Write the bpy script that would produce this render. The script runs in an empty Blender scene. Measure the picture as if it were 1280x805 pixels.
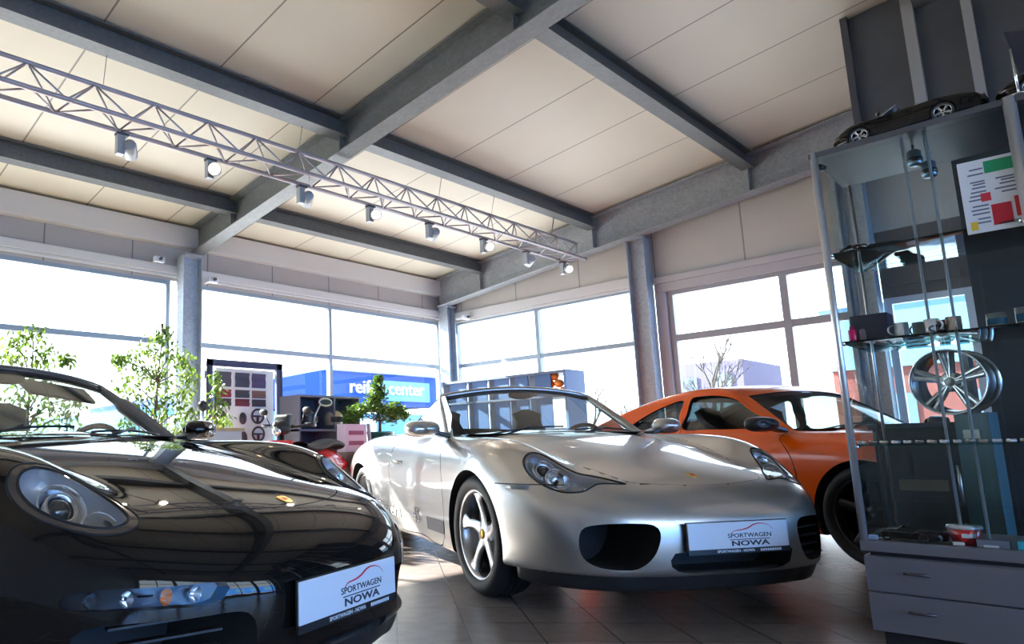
import bpy, bmesh, math, random
import numpy as np
from mathutils import Vector, Matrix
from mathutils.bvhtree import BVHTree
PI = math.pi
scn = bpy.context.scene
COL = scn.collection
R = math.radians
rnd = random.Random(7)

# ------------------------------------------------------------------ materials
MATS = {}
def nodes_of(name):
    m = bpy.data.materials.new(name); m.use_nodes = True
    nt = m.node_tree; b = nt.nodes['Principled BSDF']
    return m, nt, b
def mat(name, col=(.8,.8,.8), rough=.5, metal=0., coat=0., emit=None, es=1., spec=.5, noise=0., nscale=8., bump=0., bscale=60., coat_rough=.03):
    """procedural principled material: colour broken up by a noise, optional bump"""
    if name in MATS: return MATS[name]
    m, nt, b = nodes_of(name)
    b.inputs['Base Color'].default_value = (*col, 1)
    b.inputs['Roughness'].default_value = rough
    b.inputs['Metallic'].default_value = metal
    b.inputs['Coat Weight'].default_value = coat
    b.inputs['Coat Roughness'].default_value = coat_rough
    b.inputs['Specular IOR Level'].default_value = spec
    if emit:
        b.inputs['Emission Color'].default_value = (*emit, 1); b.inputs['Emission Strength'].default_value = es
    tc = nt.nodes.new('ShaderNodeTexCoord')
    if noise > 0:
        n = nt.nodes.new('ShaderNodeTexNoise'); n.inputs['Scale'].default_value = nscale; n.inputs['Detail'].default_value = 4
        r = nt.nodes.new('ShaderNodeMixRGB'); r.blend_type = 'MIX'
        r.inputs[1].default_value = (*[c*(1-noise) for c in col], 1)
        r.inputs[2].default_value = (*[min(1, c*(1+noise)) for c in col], 1)
        nt.links.new(tc.outputs['Object'], n.inputs['Vector']); nt.links.new(n.outputs['Fac'], r.inputs[0])
        nt.links.new(r.outputs[0], b.inputs['Base Color'])
    if bump > 0:
        n = nt.nodes.new('ShaderNodeTexNoise'); n.inputs['Scale'].default_value = bscale
        bp = nt.nodes.new('ShaderNodeBump'); bp.inputs['Strength'].default_value = bump; bp.inputs['Distance'].default_value = .002
        nt.links.new(tc.outputs['Object'], n.inputs['Vector']); nt.links.new(n.outputs['Fac'], bp.inputs['Height'])
        nt.links.new(bp.outputs[0], b.inputs['Normal'])
    MATS[name] = m
    return m
def glass(name, tint=(1,1,1), refl=1., ior=1.45, rough=0.):
    """thin pane: see-through with a fresnel reflection, lets the sun pass"""
    if name in MATS: return MATS[name]
    m = bpy.data.materials.new(name); m.use_nodes = True
    nt = m.node_tree; nt.nodes.clear()
    o = nt.nodes.new('ShaderNodeOutputMaterial'); mx = nt.nodes.new('ShaderNodeMixShader')
    t = nt.nodes.new('ShaderNodeBsdfTransparent'); t.inputs[0].default_value = (*tint, 1)
    g = nt.nodes.new('ShaderNodeBsdfGlossy'); g.inputs['Roughness'].default_value = rough
    f = nt.nodes.new('ShaderNodeFresnel'); f.inputs[0].default_value = ior
    mm = nt.nodes.new('ShaderNodeMath'); mm.operation = 'MULTIPLY'; mm.inputs[1].default_value = refl
    nt.links.new(f.outputs[0], mm.inputs[0]); nt.links.new(mm.outputs[0], mx.inputs[0])
    nt.links.new(t.outputs[0], mx.inputs[1]); nt.links.new(g.outputs[0], mx.inputs[2]); nt.links.new(mx.outputs[0], o.inputs[0])
    MATS[name] = m
    return m

# ------------------------------------------------------------------ objects
def tag(o, label=None, cat=None, group=None, kind=None):
    if label: o['label'] = label
    if cat: o['category'] = cat
    if group: o['group'] = group
    if kind: o['kind'] = kind
    return o
def empty(name, loc=(0,0,0), rz=0, label=None, cat=None, group=None, scale=1):
    o = bpy.data.objects.new(name, None); COL.objects.link(o); o.empty_display_size = .1
    o.location = loc; o.rotation_euler = (0,0,rz); o.scale = (scale,)*3
    return tag(o, label, cat, group)
def link_mesh(name, me, m=None, parent=None):
    o = bpy.data.objects.new(name, me); COL.objects.link(o)
    if m is not None:
        me.materials.clear()
        for x in (m if isinstance(m, (list, tuple)) else [m]): me.materials.append(x)
    if parent: o.parent = parent
    return o
def copy_tree(o, parent=None):
    c = o.copy(); COL.objects.link(c)
    if parent: c.parent = parent
    for ch in list(o.children): copy_tree(ch, c)
    return c

class MB:
    """collects shapes and links them as one mesh object"""
    def __init__(s): s.v = []; s.f = []; s.m = []; s.sm = []
    def add(s, vs, fs, mi=0, smooth=False, M=None):
        o = len(s.v)
        s.v += [tuple(M @ Vector(v)) if M is not None else tuple(v) for v in vs]
        s.f += [tuple(i+o for i in f) for f in fs]; s.m += [mi]*len(fs); s.sm += [smooth]*len(fs)
        return s
    def box(s, a, b, mi=0, M=None):
        x0,y0,z0 = [min(p,q) for p,q in zip(a,b)]; x1,y1,z1 = [max(p,q) for p,q in zip(a,b)]
        return s.add([(x0,y0,z0),(x1,y0,z0),(x1,y1,z0),(x0,y1,z0),(x0,y0,z1),(x1,y0,z1),(x1,y1,z1),(x0,y1,z1)],
              [(0,3,2,1),(4,5,6,7),(0,1,5,4),(1,2,6,5),(2,3,7,6),(3,0,4,7)], mi, False, M)
    def bar(s, p, q, w, h, mi=0, up=(0,0,1)):
        """box beam from p to q, w wide, h high (centred)"""
        p = Vector(p); q = Vector(q); d = (q-p); L = d.length; d.normalize()
        u = Vector(up); sd = d.cross(u)
        if sd.length < 1e-4: sd = d.cross(Vector((1,0,0)))
        sd.normalize(); u = sd.cross(d)
        vs = []
        for e in (p, q):
            for a, b in ((-1,-1),(1,-1),(1,1),(-1,1)): vs.append(e + sd*(a*w/2) + u*(b*h/2))
        return s.add(vs, [(0,1,2,3),(7,6,5,4),(0,4,5,1),(1,5,6,2),(2,6,7,3),(3,7,4,0)], mi)
    def tube(s, pts, r, n=10, mi=0, closed=False, caps=True, sx=1.):
        pts = [Vector(p) for p in pts]; N = len(pts)
        rs = r if isinstance(r, (list, tuple)) else [r]*N
        tan = []
        for i in range(N):
            a = pts[(i-1) % N] if (closed or i > 0) else pts[i]
            b = pts[(i+1) % N] if (closed or i < N-1) else pts[i]
            t = b-a; tan.append(t.normalized() if t.length > 1e-9 else Vector((0,0,1)))
        ref = Vector((0,0,1)) if abs(tan[0].z) < .9 else Vector((1,0,0))
        nrm = tan[0].cross(ref).normalized(); vs = []
        for i in range(N):
            nrm = nrm - tan[i]*nrm.dot(tan[i])
            if nrm.length < 1e-6: nrm = tan[i].orthogonal()
            nrm.normalize(); bn = tan[i].cross(nrm)
            for k in range(n):
                a = 2*PI*k/n; vs.append(pts[i] + (nrm*math.cos(a)*sx + bn*math.sin(a))*rs[i])
        fs = []
        for i in range(N if closed else N-1):
            j = (i+1) % N
            for k in range(n):
                l = (k+1) % n; fs.append((i*n+k, i*n+l, j*n+l, j*n+k))
        if caps and not closed:
            fs.append(tuple(range(n-1,-1,-1))); fs.append(tuple((N-1)*n+k for k in range(n)))
        return s.add(vs, fs, mi, True)
    def lathe(s, prof, n=24, mi=0, M=None, smooth=True, close=False, caps=True):
        """prof: list of (r, z) turned about local z"""
        vs = []; fs = []; N = len(prof)
        for r, z in prof:
            for k in range(n):
                a = 2*PI*k/n; vs.append((r*math.cos(a), r*math.sin(a), z))
        for i in range(N if close else N-1):
            j = (i+1) % N
            for k in range(n):
                l = (k+1) % n; fs.append((i*n+k, i*n+l, j*n+l, j*n+k))
        if not close and caps:
            if prof[0][0] > 1e-5: fs.append(tuple(range(n-1,-1,-1)))
            if prof[-1][0] > 1e-5: fs.append(tuple((N-1)*n+k for k in range(n)))
        return s.add(vs, fs, mi, smooth, M)
    def prism(s, poly, z0, z1, mi=0, M=None, smooth=False):
        n = len(poly)
        vs = [(x,y,z0) for x,y in poly] + [(x,y,z1) for x,y in poly]
        fs = [tuple(range(n-1,-1,-1)), tuple(range(n,2*n))] + [(i,(i+1)%n,(i+1)%n+n,i+n) for i in range(n)]
        return s.add(vs, fs, mi, smooth, M)
    def grid(s, fn, nu, nv, mi=0, flip=False, closed_u=False):
        vs = [tuple(fn(i/nu, j/nv)) for i in range(nu if closed_u else nu+1) for j in range(nv+1)]
        fs = []
        U = nu if closed_u else nu+1
        for i in range(nu):
            for j in range(nv):
                a = i*(nv+1)+j; b = ((i+1) % U)*(nv+1)+j
                q = (a, b, b+1, a+1); fs.append(q[::-1] if flip else q)
        return s.add(vs, fs, mi, True)
    def sphere(s, c, r, n=16, mi=0, sc=(1,1,1)):
        vs = []; fs = []; m = n//2; c = Vector(c)
        for i in range(m+1):
            for k in range(n):
                t = PI*i/m; a = 2*PI*k/n
                vs.append((c.x+r*sc[0]*math.sin(t)*math.cos(a), c.y+r*sc[1]*math.sin(t)*math.sin(a), c.z+r*sc[2]*math.cos(t)))
        for i in range(m):
            for k in range(n):
                l = (k+1) % n; fs.append((i*n+k, (i+1)*n+k, (i+1)*n+l, i*n+l))
        return s.add(vs, fs, mi, True)
    def mesh(s, name='m'):
        me = bpy.data.meshes.new(name); me.from_pydata(s.v, [], s.f)
        me.polygons.foreach_set('material_index', s.m); me.polygons.foreach_set('use_smooth', s.sm)
        me.validate(clean_customdata=False); me.update()
        return me
    def build(s, name, m, parent=None, bevel=0, auto=True, seg=2):
        me = s.mesh(name)
        bm = bmesh.new(); bm.from_mesh(me); bmesh.ops.remove_doubles(bm, verts=bm.verts, dist=1e-6)
        bmesh.ops.recalc_face_normals(bm, faces=[f for f in bm.faces]) if bevel else None
        bm.to_mesh(me); bm.free()
        o = link_mesh(name, me, m, parent)
        if bevel:
            b = o.modifiers.new('bevel', 'BEVEL'); b.width = bevel; b.segments = seg; b.limit_method = 'ANGLE'; b.angle_limit = R(40)
            for p in me.polygons: p.use_smooth = True
            o.modifiers.new('wn', 'WEIGHTED_NORMAL').keep_sharp = True
            me.set_sharp_from_angle(angle=R(50)) if False else None
        return o
def rot_to(d, roll=0):
    """matrix turning +Z to d"""
    return Vector(d).normalized().to_track_quat('Z', 'Y').to_matrix().to_4x4() @ Matrix.Rotation(roll, 4, 'Z')
def text_mesh(txt, size, depth=.001, align='CENTER', spacing=1., sx=1., font_bold=0.):
    cu = bpy.data.curves.new('t', 'FONT'); cu.body = txt; cu.size = size; cu.align_x = align; cu.align_y = 'CENTER'
    cu.extrude = depth/2; cu.space_character = spacing; cu.offset = font_bold; cu.resolution_u = 3
    o = bpy.data.objects.new('t', cu); COL.objects.link(o)
    dg = bpy.context.evaluated_depsgraph_get()
    me = bpy.data.meshes.new_from_object(o.evaluated_get(dg))
    bpy.data.objects.remove(o); bpy.data.curves.remove(cu)
    vs = [(v.co.x*sx, v.co.y, v.co.z) for v in me.vertices]; fs = [tuple(p.vertices) for p in me.polygons]
    bpy.data.meshes.remove(me)
    return vs, fs

WORLD_S = 3.6; SUN_S = 34.; SUN_D = (.30,-1.,-.58)

# ------------------------------------------------------------------ car body as a smooth field
class Spl:
    """natural cubic spline, linear outside"""
    def __init__(s, pts):
        pts = sorted(pts); s.x = np.array([p[0] for p in pts], float); s.y = np.array([p[1] for p in pts], float)
        n = len(pts); h = np.diff(s.x); A = np.eye(n); b = np.zeros(n)
        for i in range(1, n-1):
            A[i,i-1] = h[i-1]; A[i,i] = 2*(h[i-1]+h[i]); A[i,i+1] = h[i]
            b[i] = 6*((s.y[i+1]-s.y[i])/h[i]-(s.y[i]-s.y[i-1])/h[i-1])
        s.m = np.linalg.solve(A, b); s.h = h
    def __call__(s, q):
        q = np.asarray(q, float); t = np.clip(q, s.x[0], s.x[-1]); i = np.clip(np.searchsorted(s.x, t)-1, 0, len(s.h)-1)
        h = s.h[i]; a = (s.x[i+1]-t)/h; b = (t-s.x[i])/h
        y = a*s.y[i]+b*s.y[i+1]+((a**3-a)*s.m[i]+(b**3-b)*s.m[i+1])*h*h/6
        d0 = (s.y[1]-s.y[0])/s.h[0]-s.h[0]*s.m[1]/6; d1 = (s.y[-1]-s.y[-2])/s.h[-1]+s.h[-1]*s.m[-2]/6
        return y+np.where(q < s.x[0], (q-s.x[0])*d0, 0)+np.where(q > s.x[-1], (q-s.x[-1])*d1, 0)
def smax(a, b, k): h = np.clip(.5+.5*(a-b)/k, 0, 1); return a*h+b*(1-h)+k*h*(1-h)
def smin(a, b, k): return -smax(-a, -b, k)
def sabs(y, e=.02): return np.sqrt(y*y+e*e)-e

zc = Spl([(-3.5,.60),(-3.25,.745),(-2.9,.865),(-2.6,.925),(-2.3,.955),(-1.9,.955),(-1.4,.94),(-.9,.925),(-.5,.898),(-.15,.845),(.15,.790),(.4,.732),(.62,.672),(.78,.612),(.9,.545),(1.0,.46)])
wmain = Spl([(-3.5,.60),(-3.2,.73),(-2.9,.80),(-2.35,.84),(-1.7,.835),(-.9,.832),(-.3,.835),(.3,.825),(.6,.79),(.9,.74)])
pz = Spl([(.08,-.12),(.18,-.05),(.28,-.015),(.40,0),(.50,-.012),(.58,-.05),(.68,-.14),(.9,-.42),(1.3,-1)])
yf = Spl([(-1.0,.60),(-.5,.65),(0,.672),(.3,.650),(.5,.612),(.65,.57),(.85,.50)])
outf = Spl([(-1.0,.80),(-.5,.832),(-.25,.852),(0,.868),(.25,.858),(.45,.825),(.62,.765),(.75,.69),(.9,.60)])
crf = Spl([(-1.0,.83),(-.6,.852),(-.3,.860),(0,.852),(.2,.826),(.32,.790),(.42,.742),(.52,.672),(.60,.596),(.67,.50),(.75,.37)])
def rear_out(w): return Spl([(-1.2,.80),(-1.5,.832),(-1.9,.862),(-2.35,w),(-2.7,w-.02),(-3.1,.80),(-3.4,.66)])
crr = Spl([(-1.2,.80),(-1.5,.835),(-1.9,.872),(-2.35,.885),(-2.6,.872),(-2.9,.82),(-3.2,.71),(-3.45,.55)])
zroof = Spl([(-3.3,.72),(-3.0,.86),(-2.7,.985),(-2.4,1.09),(-2.1,1.18),(-1.8,1.245),(-1.5,1.275),(-1.25,1.268),(-1.08,1.225),(-.9,1.135),(-.65,.995),(-.42,.865),(-.2,.74)])
def roofz(x, y): return zroof(x+.20*y*y+.35*y**4)-.07*y*y
def gside(z): return .715-.40*(z-.90)-.25*np.clip(z-1.05,0,1)**2
def zbot(x): return .212-.035*np.clip((-x+.3)/.5, 0, 1)

def make_field(rear_w=.905, coupe=False, lip=False):
    rout = rear_out(rear_w)
    def F(x, y, z):
        ay = sabs(y)
        front = .93-.15*ay**2-.85*ay**4+pz(z)
        c = (x-front)*.9
        d = (-3.46+.10*ay**2+.45*ay**4+.25*np.clip(z-.5, 0, 1)-x)*.9
        e = zbot(x)-z
        top = z-(zc(x)-.11*ay*ay)
        zz = z-.52
        sd = ay-(wmain(x)-.22*np.clip(-zz, 0, 1)**2-.55*np.clip(zz, 0, 1)**2)
        H = smax(top*.95, sd, .13)
        H = smax(H, c, .09); H = smax(H, d, .10)
        # front wing
        yc = yf(x); ry = outf(x)-yc; rz = .21; zf = crf(x)-rz
        dz = np.clip(z-zf, 0, 9); q = np.sqrt(((ay-yc)/ry)**2+(dz/rz)**2+1e-6); T = (q-1)*np.minimum(ry, rz)*.95+.06*np.clip(.36-z, 0, 1)
        T = np.where(ay < yc-ry*.2, np.maximum(T, 0*T-.3), T)
        T = smax(T, c-.005, .07); T = smax(T, (-1.0-x)*.5, .1)
        B = smin(H, T, .055)
        yc = .68; ry = rout(x)-yc; rz = .24; zf = crr(x)-rz
        dz = np.clip(z-zf, 0, 9); q = np.sqrt(((ay-yc)/np.maximum(ry,.05))**2+(dz/rz)**2+1e-6); T = (q-1)*np.minimum(ry, rz)*.95+.06*np.clip(.36-z, 0, 1)
        T = smax(T, d, .08); T = smax(T, (x+1.1)*.5, .1)
        B = smin(B, T, .07)
        if lip:
            return smax(smax(B+.014, z-.24, .012), .145+.01*np.clip((.6-x)/.3, 0, 1)-z, .012)
        B = smax(B, e, .03)
        if coupe:
            G = smax((z-roofz(x, ay))*.8, ay-gside(z), .05)
            G = smax(G, .6-z, .02)
            B = smin(B, G, .02)
        return B
    return F
def grad(F, P, h=1.5e-3):
    x, y, z = P[:,0], P[:,1], P[:,2]
    g = np.stack([F(x+h,y,z)-F(x-h,y,z), F(x,y+h,z)-F(x,y-h,z), F(x,y,z+h)-F(x,y,z-h)], 1)/(2*h)
    return g
def surfnet(F, lo, hi, h, relax=4):
    n = [int(round((b-a)/h))+1 for a, b in zip(lo, hi)]
    ax = [a+h*np.arange(m) for a, m in zip(lo, n)]
    X, Y, Z = np.meshgrid(*ax, indexing='ij'); V = F(X, Y, Z); S = V < 0
    c = [slice(0,-1), slice(1,None)]
    cnt = sum(S[c[i],c[j],c[k]].astype(int) for i in (0,1) for j in (0,1) for k in (0,1))
    act = (cnt > 0) & (cnt < 8); idx = -np.ones(act.shape, int); I = np.argwhere(act); idx[act] = np.arange(len(I))
    base = np.array(lo)+I*h; acc = np.zeros((len(I),3)); w = np.zeros(len(I))
    cor = [(i,j,k) for i in (0,1) for j in (0,1) for k in (0,1)]
    for a in cor:
        for b in cor:
            if sum(b) == sum(a)+1 and all(q >= p for p, q in zip(a, b)):
                va = V[I[:,0]+a[0],I[:,1]+a[1],I[:,2]+a[2]]; vb = V[I[:,0]+b[0],I[:,1]+b[1],I[:,2]+b[2]]
                m = (va < 0) != (vb < 0); t = np.where(m, va/np.where(m, va-vb, 1), 0)
                p = np.array(a)+t[:,None]*(np.array(b)-np.array(a)); acc += p*m[:,None]; w += m
    P = base+acc/w[:,None]*h
    Q = []
    for d in range(3):
        e = [(0,1,2),(1,2,0),(2,0,1)][d]; sl0 = [slice(None)]*3; sl1 = [slice(None)]*3; sl0[d] = slice(0,-1); sl1[d] = slice(1,None)
        ch = S[tuple(sl0)] != S[tuple(sl1)]; E = np.argwhere(ch); u, v = e[1], e[2]
        ok = (E[:,u] > 0) & (E[:,v] > 0) & (E[:,u] < n[u]-1) & (E[:,v] < n[v]-1); E = E[ok]
        def cell(du, dv):
            C = E.copy(); C[:,u] += du; C[:,v] += dv; return idx[C[:,0],C[:,1],C[:,2]]
        q = np.stack([cell(-1,-1), cell(0,-1), cell(0,0), cell(-1,0)], 1)
        inside = S[E[:,0],E[:,1],E[:,2]]; q = np.where(inside[:,None], q, q[:,::-1]); Q.append(q)
    Q = np.concatenate(Q)
    # relax along the surface, then snap to it
    ed = np.concatenate([Q[:,[0,1]],Q[:,[1,2]],Q[:,[2,3]],Q[:,[3,0]]])
    for it in range(relax+2):
        if it < relax:
            s = np.zeros_like(P); k = np.zeros(len(P))
            np.add.at(s, ed[:,0], P[ed[:,1]]); np.add.at(k, ed[:,0], 1); np.add.at(s, ed[:,1], P[ed[:,0]]); np.add.at(k, ed[:,1], 1)
            P = P*.4+.6*s/k[:,None]
        g = grad(F, P); f = F(P[:,0],P[:,1],P[:,2]); gg = (g*g).sum(1)+1e-6
        st = (f/gg)[:,None]*g; ln = np.linalg.norm(st, axis=1, keepdims=True); P = P-st*np.minimum(1, .5*h/np.maximum(ln,1e-9))
    return P, Q
def np_mesh(name, P, Q):
    me = bpy.data.meshes.new(name); me.from_pydata(P.tolist(), [], Q.tolist()); me.update(); return me
def set_normals(me, F, mats=(0,)):
    """smooth field normals on painted faces, flat ones on the cut faces"""
    n = len(me.vertices); P = np.empty(n*3); me.vertices.foreach_get('co', P); P = P.reshape(-1,3)
    G = grad(F, P); G /= np.maximum(np.linalg.norm(G, axis=1, keepdims=True), 1e-9)
    nl = len(me.loops); lv = np.empty(nl, int); me.loops.foreach_get('vertex_index', lv)
    npoly = len(me.polygons); mi = np.empty(npoly, int); me.polygons.foreach_get('material_index', mi)
    pn = np.empty(npoly*3); me.polygons.foreach_get('normal', pn); pn = pn.reshape(-1,3)
    lt = np.empty(npoly, int); me.polygons.foreach_get('loop_total', lt)
    pi = np.repeat(np.arange(npoly), lt); N = G[lv]
    use = np.isin(mi[pi], mats) & ((N*pn[pi]).sum(1) > .3)
    N = np.where(use[:,None], N, pn[pi])
    me.polygons.foreach_set('use_smooth', [True]*npoly)
    me.normals_split_custom_set(N.tolist())
def fix_normals(me):
    bm = bmesh.new(); bm.from_mesh(me); bmesh.ops.recalc_face_normals(bm, faces=bm.faces); bm.to_mesh(me); bm.free()
def boolean(me, cutter, name='b', op='DIFFERENCE', self_=False):
    fix_normals(cutter)
    a = bpy.data.objects.new(name, me); COL.objects.link(a); b = bpy.data.objects.new('cut', cutter); COL.objects.link(b)
    m = a.modifiers.new('b', 'BOOLEAN'); m.object = b; m.operation = op; m.solver = 'EXACT'; m.material_mode = 'TRANSFER'; m.use_self = self_
    bpy.context.view_layer.update(); dg = bpy.context.evaluated_depsgraph_get()
    r = bpy.data.meshes.new_from_object(a.evaluated_get(dg))
    bpy.data.objects.remove(a); bpy.data.objects.remove(b)
    return r
def march(F, P0, D, tmax=.6, n=60):
    """first surface point along rays P0+t*D, coming from outside"""
    P0 = np.atleast_2d(np.array(P0, float)); D = np.array(D, float); D = D/np.linalg.norm(D)
    t = np.zeros(len(P0)); done = np.zeros(len(P0), bool); hit = t.copy()
    prev = F(P0[:,0],P0[:,1],P0[:,2])
    for i in range(1, n+1):
        ti = tmax*i/n; P = P0+D*ti; f = F(P[:,0],P[:,1],P[:,2]); c = (~done) & (f < 0)
        hit = np.where(c, ti-tmax/n*(f/np.where(f-prev == 0, 1, f-prev)), hit); done |= c; prev = np.where(done, prev, f)
    lo = hit.copy()
    for _ in range(6):
        P = P0+D*lo[:,None]; f = F(P[:,0],P[:,1],P[:,2]); P2 = P+D*1e-3; f2 = F(P2[:,0],P2[:,1],P2[:,2])
        lo = lo-np.clip(f/np.where(np.abs(f2-f) < 1e-7, -1e-7, f2-f)*1e-3, -.01, .01)
    return P0+D*lo[:,None]
def closed_curve(pts, n=64):
    """smooth closed Catmull-Rom through 2-d points, n samples"""
    pts = np.array(pts, float); m = len(pts); out = []
    seg = np.linalg.norm(np.roll(pts,-1,0)-pts, axis=1); cum = np.concatenate([[0], np.cumsum(seg)])
    for k in range(n):
        s = cum[-1]*k/n; i = min(np.searchsorted(cum, s, side='right')-1, m-1); t = (s-cum[i])/seg[i]
        p0, p1, p2, p3 = pts[(i-1)%m], pts[i], pts[(i+1)%m], pts[(i+2)%m]
        out.append(.5*((2*p1)+(-p0+p2)*t+(2*p0-5*p1+4*p2-p3)*t*t+(-p0+3*p1-3*p2+p3)*t**3))
    return np.array(out)
def open_curve(pts, n=40):
    pts = np.array(pts, float); seg = np.linalg.norm(np.diff(pts, axis=0), axis=1); cum = np.concatenate([[0], np.cumsum(seg)])
    ss = [Spl(list(zip(cum, pts[:,k]))) for k in range(pts.shape[1])]
    s = np.linspace(0, cum[-1], n); return np.stack([q(s) for q in ss], 1)
def ribbon(F, pts, w, depth, closed, up=.01):
    """thin rectangular sweep straddling the surface: cuts a shut line"""
    P = np.array(pts); g = grad(F, P); g /= np.linalg.norm(g, axis=1, keepdims=True); N = len(P)
    t = (np.roll(P,-1,0)-np.roll(P,1,0)) if closed else np.gradient(P, axis=0)
    s = np.cross(t, g); s /= np.linalg.norm(s, axis=1, keepdims=True)
    vs = []; fs = []
    for i in range(N):
        for a, b in ((-1,up),(1,up),(1,-depth),(-1,-depth)): vs.append(P[i]+s[i]*a*w/2+g[i]*b)
    for i in range(N if closed else N-1):
        j = (i+1) % N
        for k in range(4): l = (k+1) % 4; fs.append((i*4+k, j*4+k, j*4+l, i*4+l))
    if not closed: fs.append((0,1,2,3)); fs.append(tuple((N-1)*4+k for k in (3,2,1,0)))
    return vs, fs

# ------------------------------------------------------------------ materials of the cars
M_blackcav = mat('matt_black', (.012,.012,.013), .7)
M_trim = mat('black_trim', (.02,.02,.022), .35)
M_chrome = mat('chrome', (.78,.79,.81), .12, 1.)
M_satin = mat('satin_silver', (.62,.63,.65), .28, 1.)
M_rubber = mat('tyre_rubber', (.022,.022,.024), .62, noise=.2, nscale=30)
M_lens = glass('headlight_glass', (1,1,1), .7, 1.45)
M_wsg = glass('windscreen_glass', (.66,.82,.78), 1., 1.5)
M_tint = glass('tinted_glass', (.45,.55,.54), 1.2, 1.55)
M_leather = mat('black_leather', (.03,.029,.03), .5, bump=.3, bscale=200)
M_leather_g = mat('grey_leather', (.30,.29,.28), .5, bump=.3, bscale=200)
M_amber = mat('amber_lens', (.75,.22,.03), .2, coat=1.)
M_bowl = mat('lamp_reflector', (.90,.92,.95), .14, .85)
M_bulb = mat('lamp_lens', (.05,.055,.06), .05, 0, coat=1.)
M_white = mat('plate_white', (.80,.81,.85), .35, coat=.3)
M_ink = mat('plate_ink', (.03,.03,.05), .5)
M_red = mat('plate_red', (.65,.03,.05), .4)
M_gold = mat('badge_gold', (.75,.45,.10), .3, .9)
M_disc = mat('brake_steel', (.35,.34,.34), .35, 1.)
def paint(name, col, metal, rough, coat=1., flake=0.):
    return mat(name, col, rough, metal, coat=coat, spec=.5, coat_rough=.02, noise=flake, nscale=900)

zi = Spl([(float(zroof(x)), x) for x in np.linspace(-1.13, -.25, 12)])
def ws_pt(s, t, out=0.):
    """point on the windscreen: s across -1..1, t from the scuttle 0 to the header 1"""
    y = s*.70
    for _ in range(3):
        zb = .885-.05*s*s; zt = 1.222-.055*s*s; z = zb+(zt-zb)*t; y = s*(gside(z)-.012)
    x = zi(z+.07*y*y)-.20*y*y-.35*y**4
    return Vector((float(x)+out*.5, float(y), float(z)+out*.8))

def wheel(parent, x, y, side, style, w=.245, rt=.325, steer=0):
    """tyre > rim, brake_disc, hub_cap; side=+1 left"""
    h = w/2
    prof = [(.238,-h*.80),(.255,-h*.98),(.285,-h*1.03),(.305,-h*.95),(.318,-h*.80),(rt,-h*.55)]
    prof = prof+[(r, -z) for r, z in prof[::-1]]
    # tread grooves
    p2 = []
    for r, z in prof: p2.append((r, z))
    k = 6
    mb = MB(); tr = []
    for g in (-.035, 0, .035): tr += [(rt,g-.006),(rt-.008,g-.005),(rt-.008,g+.005),(rt,g+.006)]
    full = prof[:k]+tr+prof[k:]
    full = full+[(.232, h*.7), (.232,-h*.7)]
    mb.lathe(full, 56, 0, close=True)
    o = mb.build('wheel', M_rubber, parent)
    o.location = (x, y, rt); o.rotation_euler = (R(-90)*side, 0, steer)   # local +z looks outward
    rim = MB(); ho = h*.82
    rim.lathe([(.243,ho),(.2435,ho+.006),(.236,ho+.007),(.228,ho-.004),(.222,ho-.02),(.216,ho-.06),(.214,-ho+.02),(.232,-ho),(.240,-ho),(.240,-ho+.02),(.224,-ho+.03)], 56, caps=False)
    n = 5
    for i in range(n):
        a0 = 2*PI*i/n+.3
        subs = [(0,0)] if style != 'double' else [(-.13,0),(.13,0)]
        for da, _ in subs:
            tw = .22 if style == 'twist' else 0.
            def sp(u, v, a0=a0+da):
                r = .035+.187*u
                a = a0+tw*(u-.5)*abs(math.sin(PI*min(1,u*.9)))*1.0+tw*.35*u*u
                wd = (.024+.022*(1-u)**3+.030*u**7) if style == 'twist' else ((.034-.006*u) if style != 'double' else (.017+.004*u))
                if style == 'twist' : wd *= 1.0
                z0 = ho-.042+.028*u**2 - (.0 if u<.9 else .004)
                k = v*4; ang = (v*2-1)
                # closed little section: top arc then back
                if v <= .5:
                    q = v/.5*2-1; yy = q*wd; zz = z0+.012*(1-q*q)
                else:
                    q = 1-(v-.5)/.5*2; yy = q*wd*.85; zz = z0-.030
                return (r*math.cos(a)-yy*math.sin(a), r*math.sin(a)+yy*math.cos(a), zz)
            rim.grid(sp, 10, 12)
    rim.lathe([(.0,ho-.030),(.030,ho-.030),(.066,ho-.034),(.074,ho-.045),(.072,ho-.085)], 30, caps=False)
    dark = style == 'dark'
    rm = mat('dark_alloy', (.05,.05,.055), .3, .8) if dark else (M_satin if style == 'twist' else mat('bright_alloy', (.7,.71,.73), .22, 1.))
    ro = rim.build('rim', rm, o)
    for i in range(5):
        a = 2*PI*(i+.5)/5+.3; mb = MB(); mb.lathe([(.009,ho-.045),(.009,ho-.036),(.0,ho-.034)], 8, M=Matrix.Translation((.05*math.cos(a), .05*math.sin(a), 0)))
        mb.build('wheel_bolt', M_trim, o)
    mb = MB(); mb.lathe([(.028,ho-.031),(.026,ho-.024),(.0,ho-.022)], 20); mb.build('hub_cap', M_gold if style == 'twist' else M_trim, o)
    mb = MB(); mb.lathe([(.0,-.03),(.155,-.03),(.16,-.02),(.155,-.008),(.07,-.006),(.065,.02),(0,.02)], 40); mb.build('brake_disc', M_disc, o)
    mb = MB()
    for i in range(9):
        a = PI*.62+i*.11; b = a+.11
        mb.box((-.02,-.012,-.045), (.02,.012,.02), M=Matrix.Rotation(a, 4, 'Z') @ Matrix.Translation((.145,0,0)))
    mb.build('brake_caliper', mat('caliper', (.10,.10,.11) if style != 'twist' else (.45,.05,.04), .4), o)
    return o

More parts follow.
